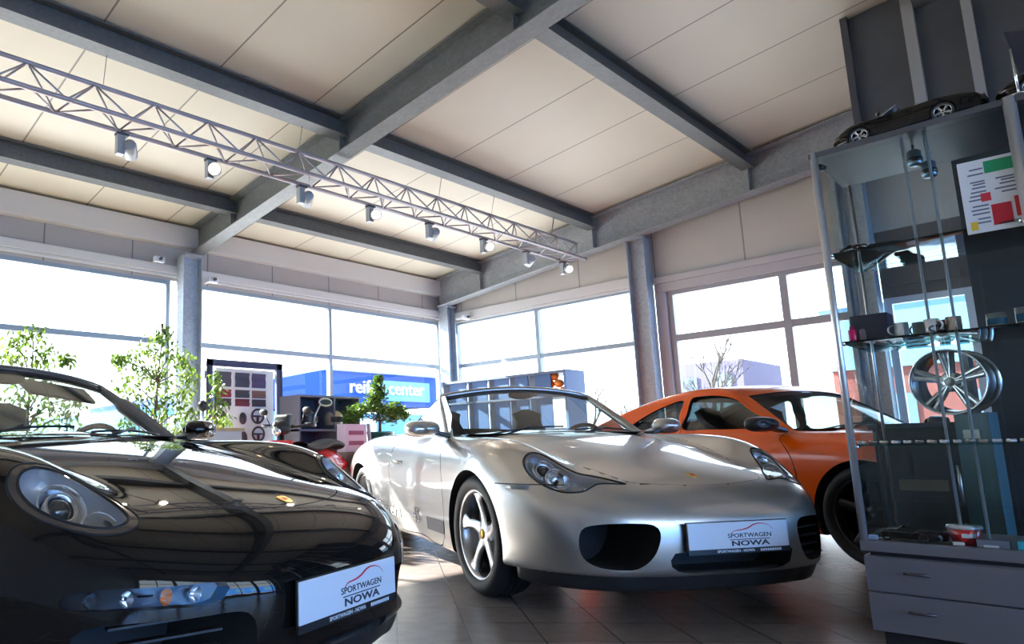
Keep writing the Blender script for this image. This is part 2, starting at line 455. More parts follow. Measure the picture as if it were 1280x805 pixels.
def seat(parent, x, y, m):
    s = MB()
    def cush(u, v):
        a = 2*PI*v; w = .25; q = u
        return (x+.25-.5*q, y+w*math.copysign(abs(math.cos(a))**.5, math.cos(a)), .40-.05*q+.07*math.copysign(abs(math.sin(a))**.6, math.sin(a))+.02*abs(math.cos(a)))
    s.grid(cush, 6, 20); o = s.build('seat', m, parent)
    b = MB()
    prof = [(0,.24),(.12,.25),(.3,.25),(.45,.225),(.55,.16),(.60,.125),(.68,.12),(.74,.10),(.76,.03)]
    hp = Spl(prof)
    def back(u, v):
        h = .76*u; w = max(.02, float(hp(h)))*.96; a = 2*PI*v
        th = .065 if h < .55 else .05
        if u > .97: th *= .4
        return (x-.22-h*.30+th*math.copysign(abs(math.sin(a))**.7, math.sin(a))+.03*abs(math.cos(a))**2, y+w*math.copysign(abs(math.cos(a))**.6, math.cos(a)), .42+h*.90)
    b.grid(back, 18, 24); bo = b.build('backrest', m, o)
    return o

def orient(me, n):
    """make faces look along n"""
    bm = bmesh.new(); bm.from_mesh(me); n = Vector(n)
    fl = [f for f in bm.faces if f.normal.dot(n) < 0]
    bmesh.ops.reverse_faces(bm, faces=fl); bm.to_mesh(me); bm.free()
def headlight(root, F, cen, pts, side, style, surround):
    """lens (> chrome bowl, projector, trim ring); returns the cutter shape. pts in the local plane (u outward, v up the slope)"""
    C = march(F, [(cen[0]+.3*.78, side*cen[1]+side*.3*.2, cen[2]+.3*.55)], (-.78,-side*.2,-.55), .6)[0]
    g = grad(F, C[None])[0]; n = Vector(g).normalized()
    up = Vector((-.35,0,1)); v = (up-n*up.dot(n)).normalized(); u = n.cross(v) if side < 0 else v.cross(n)
    if u.y*side < 0: u = -u
    out = closed_curve(pts, 72)
    C = Vector(C)
    def onsurf(uv, off=0.):
        P0 = np.array([list(C+u*float(a)+v*float(b)+n*.16) for a, b in uv])
        P = march(F, P0, tuple(-n), .36)
        return P+np.array(n)*off
    ctr = out.mean(0)
    # cutter
    cut = MB(); ring = out
    top = [C+u*a+v*b+n*.12 for a, b in ring]; bot = [C+u*(ctr[0]+(a-ctr[0])*.992)+v*(ctr[1]+(b-ctr[1])*.992)-n*.13 for a, b in ring]; N = len(ring)
    vs = top+bot; fs = [tuple(range(N)), tuple(range(2*N-1,N-1,-1))]+[(i, i+N, (i+1)%N+N, (i+1)%N) for i in range(N)]
    cut.add(vs, fs, 0)
    def poly_grid(rings, off, scale=1.):
        uv = []
        for r in rings:
            for a, b in ring: uv.append((ctr[0]+(a-ctr[0])*r*scale, ctr[1]+(b-ctr[1])*r*scale))
        P = onsurf(uv, off); P = P.tolist(); fs = []
        for i in range(len(rings)-1):
            for k in range(N): l = (k+1) % N; fs.append((i*N+k, (i+1)*N+k, (i+1)*N+l, i*N+l))
        return P, fs
    LS = .84 if style == '997' else .985
    P, fs = poly_grid([.01,.2,.4,.6,.75,.88,.97,1.0], .0015, LS)
    fs.append(tuple(range(N-1,-1,-1)))
    me = bpy.data.meshes.new('headlight'); me.from_pydata(P, [], fs); me.update()
    orient(me, n)
    for p in me.polygons: p.use_smooth = True
    o = link_mesh('headlight', me, M_lens, root)
    G = grad(F, np.array(P)); G /= np.linalg.norm(G, axis=1, keepdims=True); me.normals_split_custom_set_from_vertices(G.tolist())
    edge = onsurf([tuple(p) for p in out], .0)
    mb = MB(); mb.tube(edge.tolist(), .0045 if style != '997' else .0035, 6, closed=True); mb.build('gasket', M_blackcav, o)
    if style == '997':     # wide painted ring round the lens
        Pr, fr = poly_grid([1.0,1.04,1.09,1.14,1.17], .0008, LS)
        me = bpy.data.meshes.new('lamp_ring'); me.from_pydata(Pr, [], fr); me.update()
        orient(me, n)
        for p in me.polygons: p.use_smooth = True
        link_mesh('lamp_ring', me, surround, o); G = grad(F, np.array(Pr)); G /= np.linalg.norm(G, axis=1, keepdims=True); me.normals_split_custom_set_from_vertices(G.tolist())
        e2 = onsurf([(ctr[0]+(a-ctr[0])*LS, ctr[1]+(b-ctr[1])*LS) for a, b in out], .0); MB().tube(e2.tolist(), .0045, 6, closed=True).build('lens_seal', M_blackcav, o)
    else:
        mb = MB(); inn = np.array([(ctr[0]+(a-ctr[0])*.90, ctr[1]+(b-ctr[1])*.90) for a, b in out]); P1 = onsurf([tuple(p) for p in out*1.0], -.003); P2 = onsurf([tuple(p) for p in inn], -.012)
        mb.add(P1.tolist()+P2.tolist(), [(k, (k+1)%N, N+(k+1)%N, N+k) for k in range(N)], 0, True); mb.build('surround', surround, o)
    # bowl-shaped housing behind the lens
    mb = MB(); rg = []; 
    for sc_, dp in ((min(LS*1.0,.975),.004),(LS*.95,.035),(LS*.84,.068),(LS*.5,.085),(.02,.088)):
        P1 = onsurf([(ctr[0]+(a-ctr[0])*sc_, ctr[1]+(b-ctr[1])*sc_) for a, b in out], -dp); rg += P1.tolist()
    mb.add(rg, [(q*N+k, q*N+(k+1)%N, (q+1)*N+(k+1)%N, (q+1)*N+k) for q in range(4) for k in range(N)], 0, True)
    mb.build('lamp_housing', mat('lamp_housing', (.80,.83,.88), .25, .25, bump=1., bscale=34), o)
    lamps = [(.030,.062,.066,.036),(-.022,-.066,.056,.0)] if style == '997' else [(.030,.062,.054,.033),(-.004,-.020,.058,.0)]
    ax = (n+Vector((.35,0,-.25))).normalized()
    for a, b, r, pr in lamps:
        L = MB(); Bm = MB(); Rg = MB(); c = C+u*a+v*b-n*(.074+(.012 if style == '997' else 0)); Mx = Matrix.Translation(c) @ rot_to(ax)
        Bm.lathe([(r*.2,-.004),(r*.45,.0),(r*.75,.012),(r*.93,.030),(r,.048),(r*1.07,.050),(r*1.09,.03)], 32, M=Mx, caps=False)
        if pr: L.lathe([(.0,.052),(pr*.5,.048),(pr*.85,.036),(pr,.022),(pr,0)], 26, M=Mx); Rg.lathe([(pr+.010,.015),(pr+.014,.040),(pr+.004,.044),(pr,.02)], 30, M=Mx, caps=False)
        else: L.lathe([(.0,.036),(.010,.030),(.010,0)], 14, M=Mx)
        Bm.build('reflector', M_bowl, o); L.build('lamp', M_bulb, o)
        if pr: Rg.build('bezel', M_chrome, o)
    # small turn lamp behind the lens
    tl = MB()
    if style == '996':
        c = C+u*(-.125)+v*(-.135)-n*.045; tl.sphere(c, .036, 16, 0, (1.2,1,.7)); c2 = C+u*(.03)+v*(-.135)-n*.035; ta = MB(); ta.sphere(c2, .022, 12, 0, (.9,1.2,.6)); ta.build('side_reflector', M_amber, o)
        tl.build('turn_lamp', M_bowl, o)
    return cut, o, C, n, u, v

def comp_split(me, seeds, paint_slots=(0,)):
    """face sets of painted regions that hold the seed points"""
    bm = bmesh.new(); bm.from_mesh(me); bm.faces.ensure_lookup_table()
    comp = {}; nid = 0
    for f in bm.faces:
        if f.index in comp or f.material_index not in paint_slots: continue
        st = [f]; comp[f.index] = nid
        while st:
            g = st.pop()
            for e in g.edges:
                for h in e.link_faces:
                    if h.index not in comp and h.material_index in paint_slots: comp[h.index] = nid; st.append(h)
        nid += 1
    cen = {f.index: f.calc_center_median() for f in bm.faces if f.index in comp}
    res = {}
    for nm, p in seeds:
        p = Vector(p); i = min(cen, key=lambda k: (cen[k]-p).length_squared); res[nm] = {k for k, c in comp.items() if c == comp[i]}
    sizes = {}
    for k, c in comp.items(): sizes[c] = sizes.get(c, 0)+1
    bm.free()
    return res, sizes
def extract(me, keep, name):
    bm = bmesh.new(); bm.from_mesh(me); bm.faces.ensure_lookup_table()
    bmesh.ops.delete(bm, geom=[f for f in bm.faces if f.index not in keep], context='FACES')
    r = bpy.data.meshes.new(name); bm.to_mesh(r); bm.free()
    for m in me.materials: r.materials.append(m)
    return r

PLATE_LOGO = [(-.5,-.02),(-.44,.16),(-.30,.25),(-.12,.34),(-.02,.44),(.08,.62),(.25,.78),(.42,.74),(.58,.52),(.66,.24)]
def number_plate(parent, loc, tilt=0., w=.52, h=.115, yaw=0.):
    o = MB().box((-.004,-w/2,-h/2), (.004,w/2,h/2)).build('number_plate', M_white, parent, bevel=.003)
    o.location = loc; o.rotation_euler = (0, tilt, yaw)
    Mx = Matrix.Translation((.0045,0,0)) @ Matrix(((0,0,1,0),(1,0,0,0),(0,1,0,0),(0,0,0,1)))   # text x -> +y, text y -> +z, depth -> +x
    cx = .055
    def txt(name, t, size, x, y, m, sx=1., sp=1., bold=0.):
        vs, fs = text_mesh(t, size, .0008, 'CENTER', sp, sx, bold); q = MB(); q.add(vs, fs, 0, False, Mx @ Matrix.Translation((x,y,0))); q.build(name, m, o)
    txt('lettering', 'SPORTWAGEN', .026, cx, -.003, M_ink, 1.32, 1., .0003)
    txt('lettering', 'NOWA', .030, cx, -.037, M_ink, 2.0, 1., .0008)
    q = MB().box((cx-.105,-.021,0), (cx+.105,-.018,.0006), M=Mx); q.build('underline', M_ink, o)
    q = MB(); pts = [(cx-.0+p*.19, .008+q_*.050, .0005) for p, q_ in PLATE_LOGO]; cv = open_curve(pts, 30)
    n = len(cv); rr = [(.0008+.0020*math.sin(PI*min(1,(i+1)/n*1.1))) for i in range(n)]
    q.tube([Mx @ Vector(p) for p in cv.tolist()], rr, 6); q.build('car_outline_logo', M_red, o)
    f = MB().box((-.007,-w/2-.004,-h/2-.022), (.003,w/2+.004,-h/2), 0).box((-.007,-w/2-.004,-h/2), (-.003,w/2+.004,h/2+.004)); f.build('plate_holder', M_trim, o)
    vs, fs = text_mesh('SPORTWAGEN - NOWA', .0155, .0008, 'RIGHT', 1., 1.15, .0003)
    q = MB(); q.add(vs, fs, 0, False, Matrix.Translation((-.001,.075,-h/2-.011)) @ Mx); q.build('holder_lettering', M_white, o)
    q = MB()
    for k in range(9): q.box((.003,.105+k*.0125,-h/2-.016), (.0042,.105+k*.0125+.009,-h/2-.006))
    q.build('holder_small_print', M_white, o)['kind'] = 'stuff'
    return o

def BAR(s): return [(s*.455,.478),(s*.60,.481),(s*.72,.481),(s*.755,.468),(s*.76,.450),(s*.74,.434),(s*.60,.430),(s*.49,.430),(s*.462,.445)]
def build_car(name, spec, loc, heading, label):
    kind = spec['kind']; coupe = kind == 'coupe'; F = make_field(spec.get('rear', .905), coupe)
    M_p = spec['paint']
    root = empty(name, (loc[0], loc[1], 0), heading, label, 'car')
    P, Q = surfnet(F, (-3.62,-1.0,.05), (1.06,1.0,1.38 if coupe else 1.06), spec.get('h', .024))
    me = np_mesh('body', P, Q); me.materials.append(M_p)
    # ---- cutters
    c = MB(); hc = MB()
    for x in (0, -2.35):
        for s in (-1, 1):
            ra = .352
            c.lathe([(ra,0),(ra,.5)], 72, 0, Matrix.Translation((x, s*.54, .325)) @ Matrix.Rotation(R(-90)*s, 4, 'X'), smooth=False)
    if not coupe:   # open cockpit
        pl = closed_curve([(-.62,0),(-.68,.40),(-.80,.60),(-1.1,.665),(-1.5,.665),(-1.85,.60),(-1.98,.40),(-2.02,0),(-1.98,-.40),(-1.85,-.60),(-1.5,-.665),(-1.1,-.665),(-.80,-.60),(-.68,-.40)], 60)
        c.prism([tuple(p) for p in pl], .30, 1.3)
    else:
        def side_prism(pts, s):
            n = len(pts); vs = [(x, s*.40, z) for x, z in pts]+[(x, s*1.1, z) for x, z in pts]
            fs = [tuple(range(n-1,-1,-1)), tuple(range(n,2*n))]+[(i,(i+1)%n,(i+1)%n+n,i+n) for i in range(n)]
            if s > 0: fs = [f[::-1] for f in fs]
            c.add(vs, fs)
    # intakes: rounded slots cut straight back into the nose
    def slot(pts, x0=.50, x1=1.2):
        cc = closed_curve(pts, 40); n = len(cc); vs = [(x0,a,b) for a, b in cc]+[(x1,a,b) for a, b in cc]
        c.add(vs, [tuple(range(n)), tuple(range(2*n-1,n-1,-1))]+[(i,i+n,(i+1)%n+n,(i+1)%n) for i in range(n)])
    parts_after = []
    if kind == 'c4s':
        for s in (-1, 1):
            slot([(s*.385,.446),(s*.48,.454),(s*.59,.446),(s*.645,.424),(s*.662,.36),(s*.650,.295),(s*.60,.258),(s*.52,.248),(s*.45,.256),(s*.39,.31),(s*.36,.40)], .50)
        slot([(-.30,.322),(0,.33),(.30,.322),(.315,.285),(.27,.238),(0,.228),(-.27,.238),(-.315,.285)], .72)
    else:
        for s in (-1, 1):
            slot([(s*.40,.395),(s*.55,.402),(s*.72,.395),(s*.745,.355),(s*.735,.30),(s*.66,.245),(s*.50,.235),(s*.42,.245),(s*.37,.31)], .55)
        slot([(-.27,.255),(0,.262),(.27,.255),(.285,.225),(.24,.178),(0,.168),(-.24,.178),(-.285,.225)], .72)
        for s in (-1, 1): slot(BAR(s), .30)
    # headlights
    st = '996' if kind == 'c4s' else '997'; lights = []
    for s in (-1, 1):
        if st == '997':
            t = R(-24); e = []
            for k in range(16):
                a = 2*PI*k/16; x = .102*math.cos(a)*(1+.06*math.sin(a)); y = .200*math.sin(a); e.append((x*math.cos(t)-y*math.sin(t)+.020, x*math.sin(t)+y*math.cos(t)+.022))
            cut, *hl = headlight(root, F, (.47,.625,.655), e, s, st, spec.get('surround', M_p))
        else:
            e = [(.075,.158),(.115,.115),(.122,.04),(.105,-.04),(.065,-.120),(.01,-.180),(-.045,-.205),(-.085,-.195),(-.125,-.178),(-.170,-.182),(-.255,-.205),(-.225,-.165),(-.165,-.095),(-.100,-.03),(-.050,.06),(-.005,.138),(.035,.165)]
            cut, *hl = headlight(root, F, (.47,.625,.655), e, s, st, spec.get('surround', M_satin))
        hc.add(cut.v, cut.f); lights.append(hl)
    cme = c.mesh('cut'); cme.materials.append(M_blackcav); cme.polygons.foreach_set('use_smooth', [False]*len(cme.polygons))
    me = boolean(me, cme)
    cme = hc.mesh('cut'); cme.materials.append(M_blackcav); me = boolean(me, cme)
    if coupe:
        # hollow cabin and window openings
        def Gi(x, y, z):
            ay = sabs(y); g = smax((z-roofz(x, ay)+.035)*.8, ay-gside(z)+.035, .05); return smax(smax(g, .62-z, .02), smax(x+.72, -2.55-x, .02), .02)
        Pi, Qi = surfnet(Gi, (-2.7,-.8,.55), (-.6,.8,1.35), .035, 2); im = np_mesh('in', Pi, Qi); im.materials.append(M_blackcav); me = boolean(me, im)
        c = MB()
        W1 = closed_curve([(-.74,.905),(-.98,1.06),(-1.12,1.145),(-1.30,1.185),(-1.46,1.19),(-1.56,1.175),(-1.57,1.05),(-1.58,.915),(-1.3,.905),(-1.0,.90)], 50)
        W2 = closed_curve([(-1.66,.92),(-1.655,1.05),(-1.65,1.165),(-1.85,1.13),(-2.05,1.06),(-2.25,.955),(-2.20,.925),(-1.95,.918)], 40)
        for s in (-1, 1):
            side_prism([tuple(p) for p in W1], s); side_prism([tuple(p) for p in W2], s)
        cme = c.mesh('cut'); cme.materials.append(M_blackcav); me = boolean(me, cme); c = MB()
        # windscreen and rear window cutters follow the glass
        for fn, nm in ((lambda s, t, o: ws_pt(s*.90, .03+.92*t, 0)+Vector((o*.5,0,o*.86)), 'w'), (lambda s, t, o: Vector((-2.62+.62*t-.0*s, s*(.46-.0*t), float(roofz(-2.62+.62*t, s*.46))))+Vector((-o*.4,0,o*.9)), 'r')):
            nu, nv = 12, 10; vs = []; fs = []
            for o_ in (.12, -.12):
                for i in range(nu+1):
                    for j in range(nv+1): vs.append(tuple(fn(2*i/nu-1, j/nv, o_)))
            L = (nu+1)*(nv+1); ix = lambda i, j: i*(nv+1)+j
            for i in range(nu):
                for j in range(nv):
                    q = (ix(i,j), ix(i+1,j), ix(i+1,j+1), ix(i,j+1)); fs.append(q); fs.append(tuple(k+L for k in q[::-1]))
            loop = [ix(i,0) for i in range(nu+1)]+[ix(nu,j) for j in range(1,nv+1)]+[ix(i,nv) for i in range(nu-1,-1,-1)]+[ix(0,j) for j in range(nv-1,0,-1)]
            for k in range(len(loop)): a, b = loop[k], loop[(k+1) % len(loop)]; fs.append((b, a, a+L, b+L))
            c.add(vs, fs)
            cme = c.mesh('cut'); cme.materials.append(M_blackcav); me = boolean(me, cme); c = MB()
        for s in (-1, 1):
            for W, nm in ((W1, 'side_window'), (W2, 'quarter_window')):
                vs = []; ctr = W.mean(0)
                for r in (1.02, .6, .02):
                    for a, b in W: a = ctr[0]+(a-ctr[0])*r; b = ctr[1]+(b-ctr[1])*r; vs.append((a, s*(float(gside(b))-.012), b))
                n = len(W); fs = [(q*n+k, q*n+(k+1)%n, (q+1)*n+(k+1)%n, (q+1)*n+k) for q in (0,1) for k in range(n)]
                MB().add(vs, fs, 0, True).build(nm, M_tint, root)
        MB().grid(lambda u, v: Vector((-2.64+.66*v, (2*u-1)*.48, float(roofz(-2.64+.66*v, abs(2*u-1)*.48))-.008)), 12, 10).build('rear_window', M_tint, root)
    # ---- shut lines
    def surf_down(pts): return march(F, [(x,y,1.25) for x, y in pts], (0,0,-1), 1.1, 110)
    hp = [(.735,0),(.722,.15),(.68,.30),(.60,.415),(.45,.475),(.2,.530),(-.1,.580),(-.36,.605),(-.45,.55),(-.42,.3),(-.40,0)]
    if st == '996': hp = [(.785,0),(.775,.15),(.745,.28),(.700,.370),(.50,.440),(.2,.520),(-.1,.575),(-.36,.605),(-.45,.55),(-.42,.3),(-.40,0)]
    pl = hp+[(x,-y) for x, y in hp[-2:0:-1]]; cv = closed_curve(pl, 150)
    gme = MB().add(*ribbon(F, surf_down(cv), .0045, .02, True)).mesh('g')
    gr = [gme]
    for s in (-1, 1):   # doors
        d = [(-.60,.80),(-.50,.70),(-.455,.55),(-.45,.35),(-.50,.225),(-.8,.205),(-1.2,.205),(-1.42,.24),(-1.52,.40),(-1.60,.60),(-1.62,.75),(-1.60,.86)]
        top = [(-.60,.88)] if not coupe else []
        cvd = open_curve(d, 70); Pd = march(F, [(x, s*1.3, z) for x, z in cvd], (0,-s,0), 1., 120)
        # carry both ends in over the shoulder to the cabin
        def over(x, y0, zz): return march(F, [(x, s*y, 1.3) for y in np.linspace(y0, .56 if not coupe else .69, 10)], (0,0,-1), 1.1, 110)
        a = over(-.62, .79, 0); b = over(-1.60, .79, 0); Pd = np.concatenate([a[::-1], Pd[2:-2], b])
        gr.append(MB().add(*ribbon(F, Pd, .0065, .02, False)).mesh('g'))
    # bumper seam: from the hood edge under the lamp to the wheel arch
    for s in (-1, 1):
        if st == '996': q = [(.60,.62),(.50,.80),(.40,.95)]
        zz = .545
        ys = np.linspace(.30, .0, 2)
        pts = [(1.2-.0, s*.0, .60)]
    for g in gr:
        g.materials.append(M_blackcav); bm = bmesh.new(); bm.from_mesh(g); bmesh.ops.recalc_face_normals(bm, faces=bm.faces); bm.to_mesh(g); bm.free()
    if spec.get('seams', True):
        for g in gr: me = boolean(me, g)
    bm = bmesh.new(); bm.from_mesh(me); bmesh.ops.remove_doubles(bm, verts=bm.verts, dist=2e-5); bmesh.ops.dissolve_degenerate(bm, dist=1e-5, edges=bm.edges); bm.to_mesh(me); bm.free()
    res, sizes = comp_split(me, [('hood',(.2,0,.78)),('door',(-1.0,.84,.5)),('door',(-1.0,-.84,.5))][:1])
    res2, _ = comp_split(me, [('dl',(-1.0,.84,.5))]); res3, _ = comp_split(me, [('dr',(-1.0,-.84,.5))])
    big = max(sizes.values()); used = set(); out = []
    for nm, s_ in (('hood', res['hood']), ('door', res2['dl']), ('door', res3['dr'])):
        if len(s_) < big*.9: out.append((nm, extract(me, s_, nm))); used |= s_
        else: print('SEAM NOT CLOSED', name, nm)
    body = extract(me, set(range(len(me.polygons)))-used, 'body') if used else me
    for nm, m_ in [('body', body)]+out:
        set_normals(m_, F); o = link_mesh(nm, m_, None, root)
    FL = make_field(spec.get('rear', .905), coupe, True)
    Pl, Ql = surfnet(lambda x, y, z: smax(FL(x, y, z), .40-x, .02), (.3,-.95,.06), (1.02,.95,.26), .018, 2)
    lm = np_mesh('front_lip', Pl, Ql)
    for q in lm.polygons: q.use_smooth = True
    link_mesh('front_lip', lm, M_trim, root)
    # ---- running gear
    wy = spec.get('wy', .735); ws = spec['wheel']
    for s in (-1, 1):
        wheel(root, 0, s*wy, s, ws, .235, steer=R(spec.get('steer', 0)))
        wheel(root, -2.35, s*(wy+.015), s, ws, .285)
    # ---- windscreen
    MB().grid(lambda u, v: ws_pt(2*u-1, v, -.004), 20, 12).build('windscreen', spec.get('glass', M_wsg), root)
    fr = MB(); fm = spec['frame']
    for s in (-1, 1): fr.tube([ws_pt(s*1.0, t) for t in np.linspace(-.06, 1.0, 14)], [spec.get('pillar',.030)]*10+[.028,.026,.024,.022], 8)
    if not coupe:
        fr.tube([ws_pt(s, 1.01) for s in np.linspace(-1.0, 1.0, 25)], .021, 8)
        fr.build('windscreen_frame', fm, root)
        MB().tube([ws_pt(s, .985)+Vector((.004,0,-.012)) for s in np.linspace(-.98, .98, 25)], .016, 6).build('header_seal', M_trim, root)
    MB().tube([ws_pt(s, -.015) for s in np.linspace(-1, 1, 25)], .016, 6).build('scuttle_trim', M_trim, root)
    for y0, y1 in ((-.50,.02),(.08,.56)):   # wipers lying at the foot of the glass
        mb = MB(); a = ws_pt(y0/.7, .0, .015); pts = [ws_pt((y0+(y1-y0)*t)/.7, .02+.07*math.sin(PI*t*.6), .014) for t in np.linspace(0, 1, 12)]
        mb.tube(pts, .006, 6); mb.tube([ws_pt((y0+.05)/.7, -.05, .02), pts[6]+Vector((0,0,.01))], .007, 6); mb.build('wiper', M_trim, root)
    mb = MB(); q = ws_pt(0, .93, -.03); mb.sphere(q, .05, 16, 0, (.35,2.1,.62)); mb.tube([ws_pt(0,.99,-.01), q], .012, 6); mb.build('rear_view_mirror', M_trim, root)
    # ---- cabin
    d = MB()
    def dash(u, v):
        y = (2*u-1)*.64; a = PI*.5*v
        return (-.44-.30*math.sin(a)-.03*y*y*4-.05*v, y, .62+.265*math.cos(a*.96)+.025*math.exp(-((y-.35)/.2)**2)*math.sin(PI*min(1,v*1.6)))
    d.grid(dash, 24, 10); d.build('dashboard', M_leather, root)
    for s in (-1, 1): seat(root, -1.25, s*.36, spec['seat'])
    sw = MB(); Mx = Matrix.Translation((-.86,.36,.775)) @ Matrix.Rotation(R(-66), 4, 'Y')
    sw.tube([Mx @ Vector((.185*math.cos(a), .185*math.sin(a), 0)) for a in np.linspace(0, 2*PI, 33)[:-1]], .015, 8, closed=True)
    so = sw.build('steering_wheel', spec.get('swm', M_leather), root)
    hb = MB(); hb.lathe([(0,.02),(.05,.018),(.065,0),(.05,-.05),(.04,-.14)], 18, M=Mx)
    for a in (0, PI*.75, PI*1.25, PI): hb.bar(Mx @ Vector((0,0,0)), Mx @ Vector((.18*math.cos(a+PI/2), .18*math.sin(a+PI/2), 0)), .03, .012)
    hb.build('steering_hub', M_leather, so)
    if spec.get('visors'):
        for s in (-1, 1): MB().add([ws_pt(s*.12,.985,-.03), ws_pt(s*.82,.985,-.03), ws_pt(s*.80,.80,-.05), ws_pt(s*.14,.80,-.05)]+[ws_pt(s*.12,.985,-.05), ws_pt(s*.82,.985,-.05), ws_pt(s*.80,.80,-.07), ws_pt(s*.14,.80,-.07)], [(0,1,2,3),(7,6,5,4),(0,4,5,1),(1,5,6,2),(2,6,7,3),(3,7,4,0)]).build('sun_visor', mat('visor_grey', (.36,.36,.36), .8), root, bevel=.006)
    # ---- door mirrors
    for s in (-1, 1):
        m = MB()
        def mir(u, v):
            a = 2*PI*v; t = PI*u; r = math.sin(t)**.65
            return (-.655+.075*(-math.cos(t)) if u < .5 else -.655+.035*(-math.cos(t)), s*(.915+.115*r*math.copysign(abs(math.cos(a))**.75, math.cos(a))), .985+.068*r*math.copysign(abs(math.sin(a))**.8, math.sin(a)))
        def mir(u, v):
            a = 2*PI*v; t = PI*u; r = math.sin(t)**.6; dx = math.cos(t); dx = dx*(.085 if dx > 0 else .03)
            return (-.66+dx-.02*math.cos(a), s*(.915+.115*r*math.copysign(abs(math.cos(a))**.75, math.cos(a))), .925+.055*r*math.copysign(abs(math.sin(a))**.8, math.sin(a)))
        m.grid(mir, 14, 28, flip=s < 0); mo = m.build('door_mirror', spec.get('mirror', M_p), root)
        f = MB(); f.bar((-.64, s*.85, .905), (-.62, s*.74, .875), .10, .03); f.build('mirror_foot', M_trim, mo, bevel=.008)
        g = MB(); g.sphere((-.688, s*.915, .925), .055, 20, 0, (.10,1.75,.80)); g.build('mirror_glass', M_chrome, mo)
    if spec.get('windows_up'):
        for s in (-1,):
            def dw(u, v, s=s):
                x = -.66-.92*u; zb_ = .905; zt_ = zb_+(.30*math.sin(PI*min(1,(u*.62+.38)))**.8 if u > .001 else .02)*(1-.25*u**3)
                zt_ = min(zt_, float(zroof(x-.02))-.03); z = zb_+(zt_-zb_)*v; return (x, s*(float(gside(z))+.004), z)
            MB().grid(dw, 16, 6).build('side_window', glass('side_glass', (.80,.86,.86), 1.6, 1.7), root)
            MB().tube([dw(u, 1.0) for u in np.linspace(.0, 1, 17)], .004, 5).build('window_edge', M_trim, root)
    # ---- door handles
    for s in (-1, 1):
        p = march(F, [(-1.35, s*1.2, .70),(-1.50, s*1.2, .70)], (0,-s,0), .8, 120); p[:,1] += s*.016
        h = MB(); mid = (p[0]+p[1])/2+np.array([0,s*.012,0]); h.tube([p[0]-[0,s*.02,0], p[0], mid, p[1], p[1]-[0,s*.02,0]], .010, 8); h.build('door_handle', M_p, root)
    # ---- badge
    bp = march(F, [(.69,0,1.)], (0,0,-1), .8, 90)[0]; n = Vector(grad(F, bp[None])[0]).normalized()
    Mx = Matrix.Translation(bp) @ rot_to(n); b = MB()
    sh = [(.0,-.030),(.016,-.022),(.023,-.005),(.023,.02),(.012,.026),(0,.024),(-.012,.026),(-.023,.02),(-.023,-.005),(-.016,-.022)]
    xa = (Vector((1,0,0))-n*n.x).normalized(); Mb = Matrix.Translation(bp) @ Matrix(((0,-xa.x,n.x,0),(1,0,0,0),(0,-xa.z,n.z,0),(0,0,0,1)))
    b.prism(sh, -.002, .003, M=Mb); bo = b.build('hood_badge', M_gold, root, bevel=.001)
    b = MB().box((-.008,-.006,.003), (.008,.010,.0042), M=Mb); b.build('badge_shield', M_red, bo)
    if kind == 'c4s':
        for sd in (-1, 1):
            p = march(F, [(x, sd*1.2, .600) for x in (.375,.415,.455,.50)], (0,-sd,0), .9, 120); q = MB(); q.tube((p+[0,-sd*.004,0]).tolist(), .017, 8, sx=.5); q.build('side_marker', mat('marker_grey', (.22,.24,.25), .2, coat=1), root)
            ps_ = march(F, [(x, sd*1.2, .617) for x in np.linspace(.30,.62,14)], (0,-sd,0), 1.1, 140); MB().tube(ps_.tolist(), .0028, 5).build('bumper_seam', M_blackcav, root)
        # outlined lettering low on the doors
        for word, xw, m_, off, bold in (('Carrera', 0, M_ink, .0012, .0032), ('Carrera', 0, M_white, .0018, -.0010), ('4S', .80, M_ink, .0012, .0032), ('4S', .80, M_white, .0018, -.0010)):
            vs, fs = text_mesh(word, .135, 0., 'LEFT', 1.0, 1.30, bold)
            V = np.array(vs); P0 = np.stack([-1.92+xw+V[:,0], np.full(len(V), -1.25), .335+V[:,1]], 1); Pd = march(F, P0, (0,1,0), .9, 120); Pd[:,1] -= off*3
            MB().add(Pd.tolist(), fs, 0, False).build('door_lettering', m_, root)
        q = [(x, -1.25, z) for z in (.27,.35) for x in np.linspace(-.80,-.46,8)]; Pd = march(F, q, (0,1,0), .9, 120); Pd[:,1] -= .004
        MB().add(Pd.tolist(), [(i, i+1, i+9, i+8) for i in range(7)], 0, True).build('door_stripe', M_ink, root)
    if kind != 'c4s':
        for sd in (-1, 1):
            cc = closed_curve(BAR(sd), 40); P0 = [(1.25, a, b) for a, b in cc]; Pe = march(F, P0, (-1,0,0), 1.1, 140); n = len(cc); ce = cc.mean(0)
            rings = []
            for r in (1.0, .6, .1): rings += march(F, [(1.25, ce[0]+(a-ce[0])*r, ce[1]+(b-ce[1])*r) for a, b in cc], (-1,0,0), 1.1, 140).tolist()
            fs = [(q_*n+k, q_*n+(k+1)%n, (q_+1)*n+(k+1)%n, (q_+1)*n+k) for q_ in (0,1) for k in range(n)]
            lb = MB().add(rings, fs, 0, True).build('turn_light', glass('turn_light_glass', (.9,.92,.95), .55, 1.4), root)
            back = (np.array(rings)-[.045,0,0]).tolist(); MB().add(back, fs, 0, True).build('light_housing', mat('dark_housing', (.035,.038,.045), .25, .4), lb)
            for yy, mm in ((.52,M_bowl),(.58,M_amber),(.65,M_bowl),(.71,M_bulb)):
                c = march(F, [(1.25, sd*yy, .455)], (-1,0,0), 1.1, 140)[0]-[.028,0,0]; MB().lathe([(.005,-.012),(.012,-.008),(.019,.008),(.021,.010)], 16, M=Matrix.Translation(c.tolist()) @ Matrix.Rotation(R(90), 4, 'Y'), caps=False).build('turn_reflector', mm, lb)
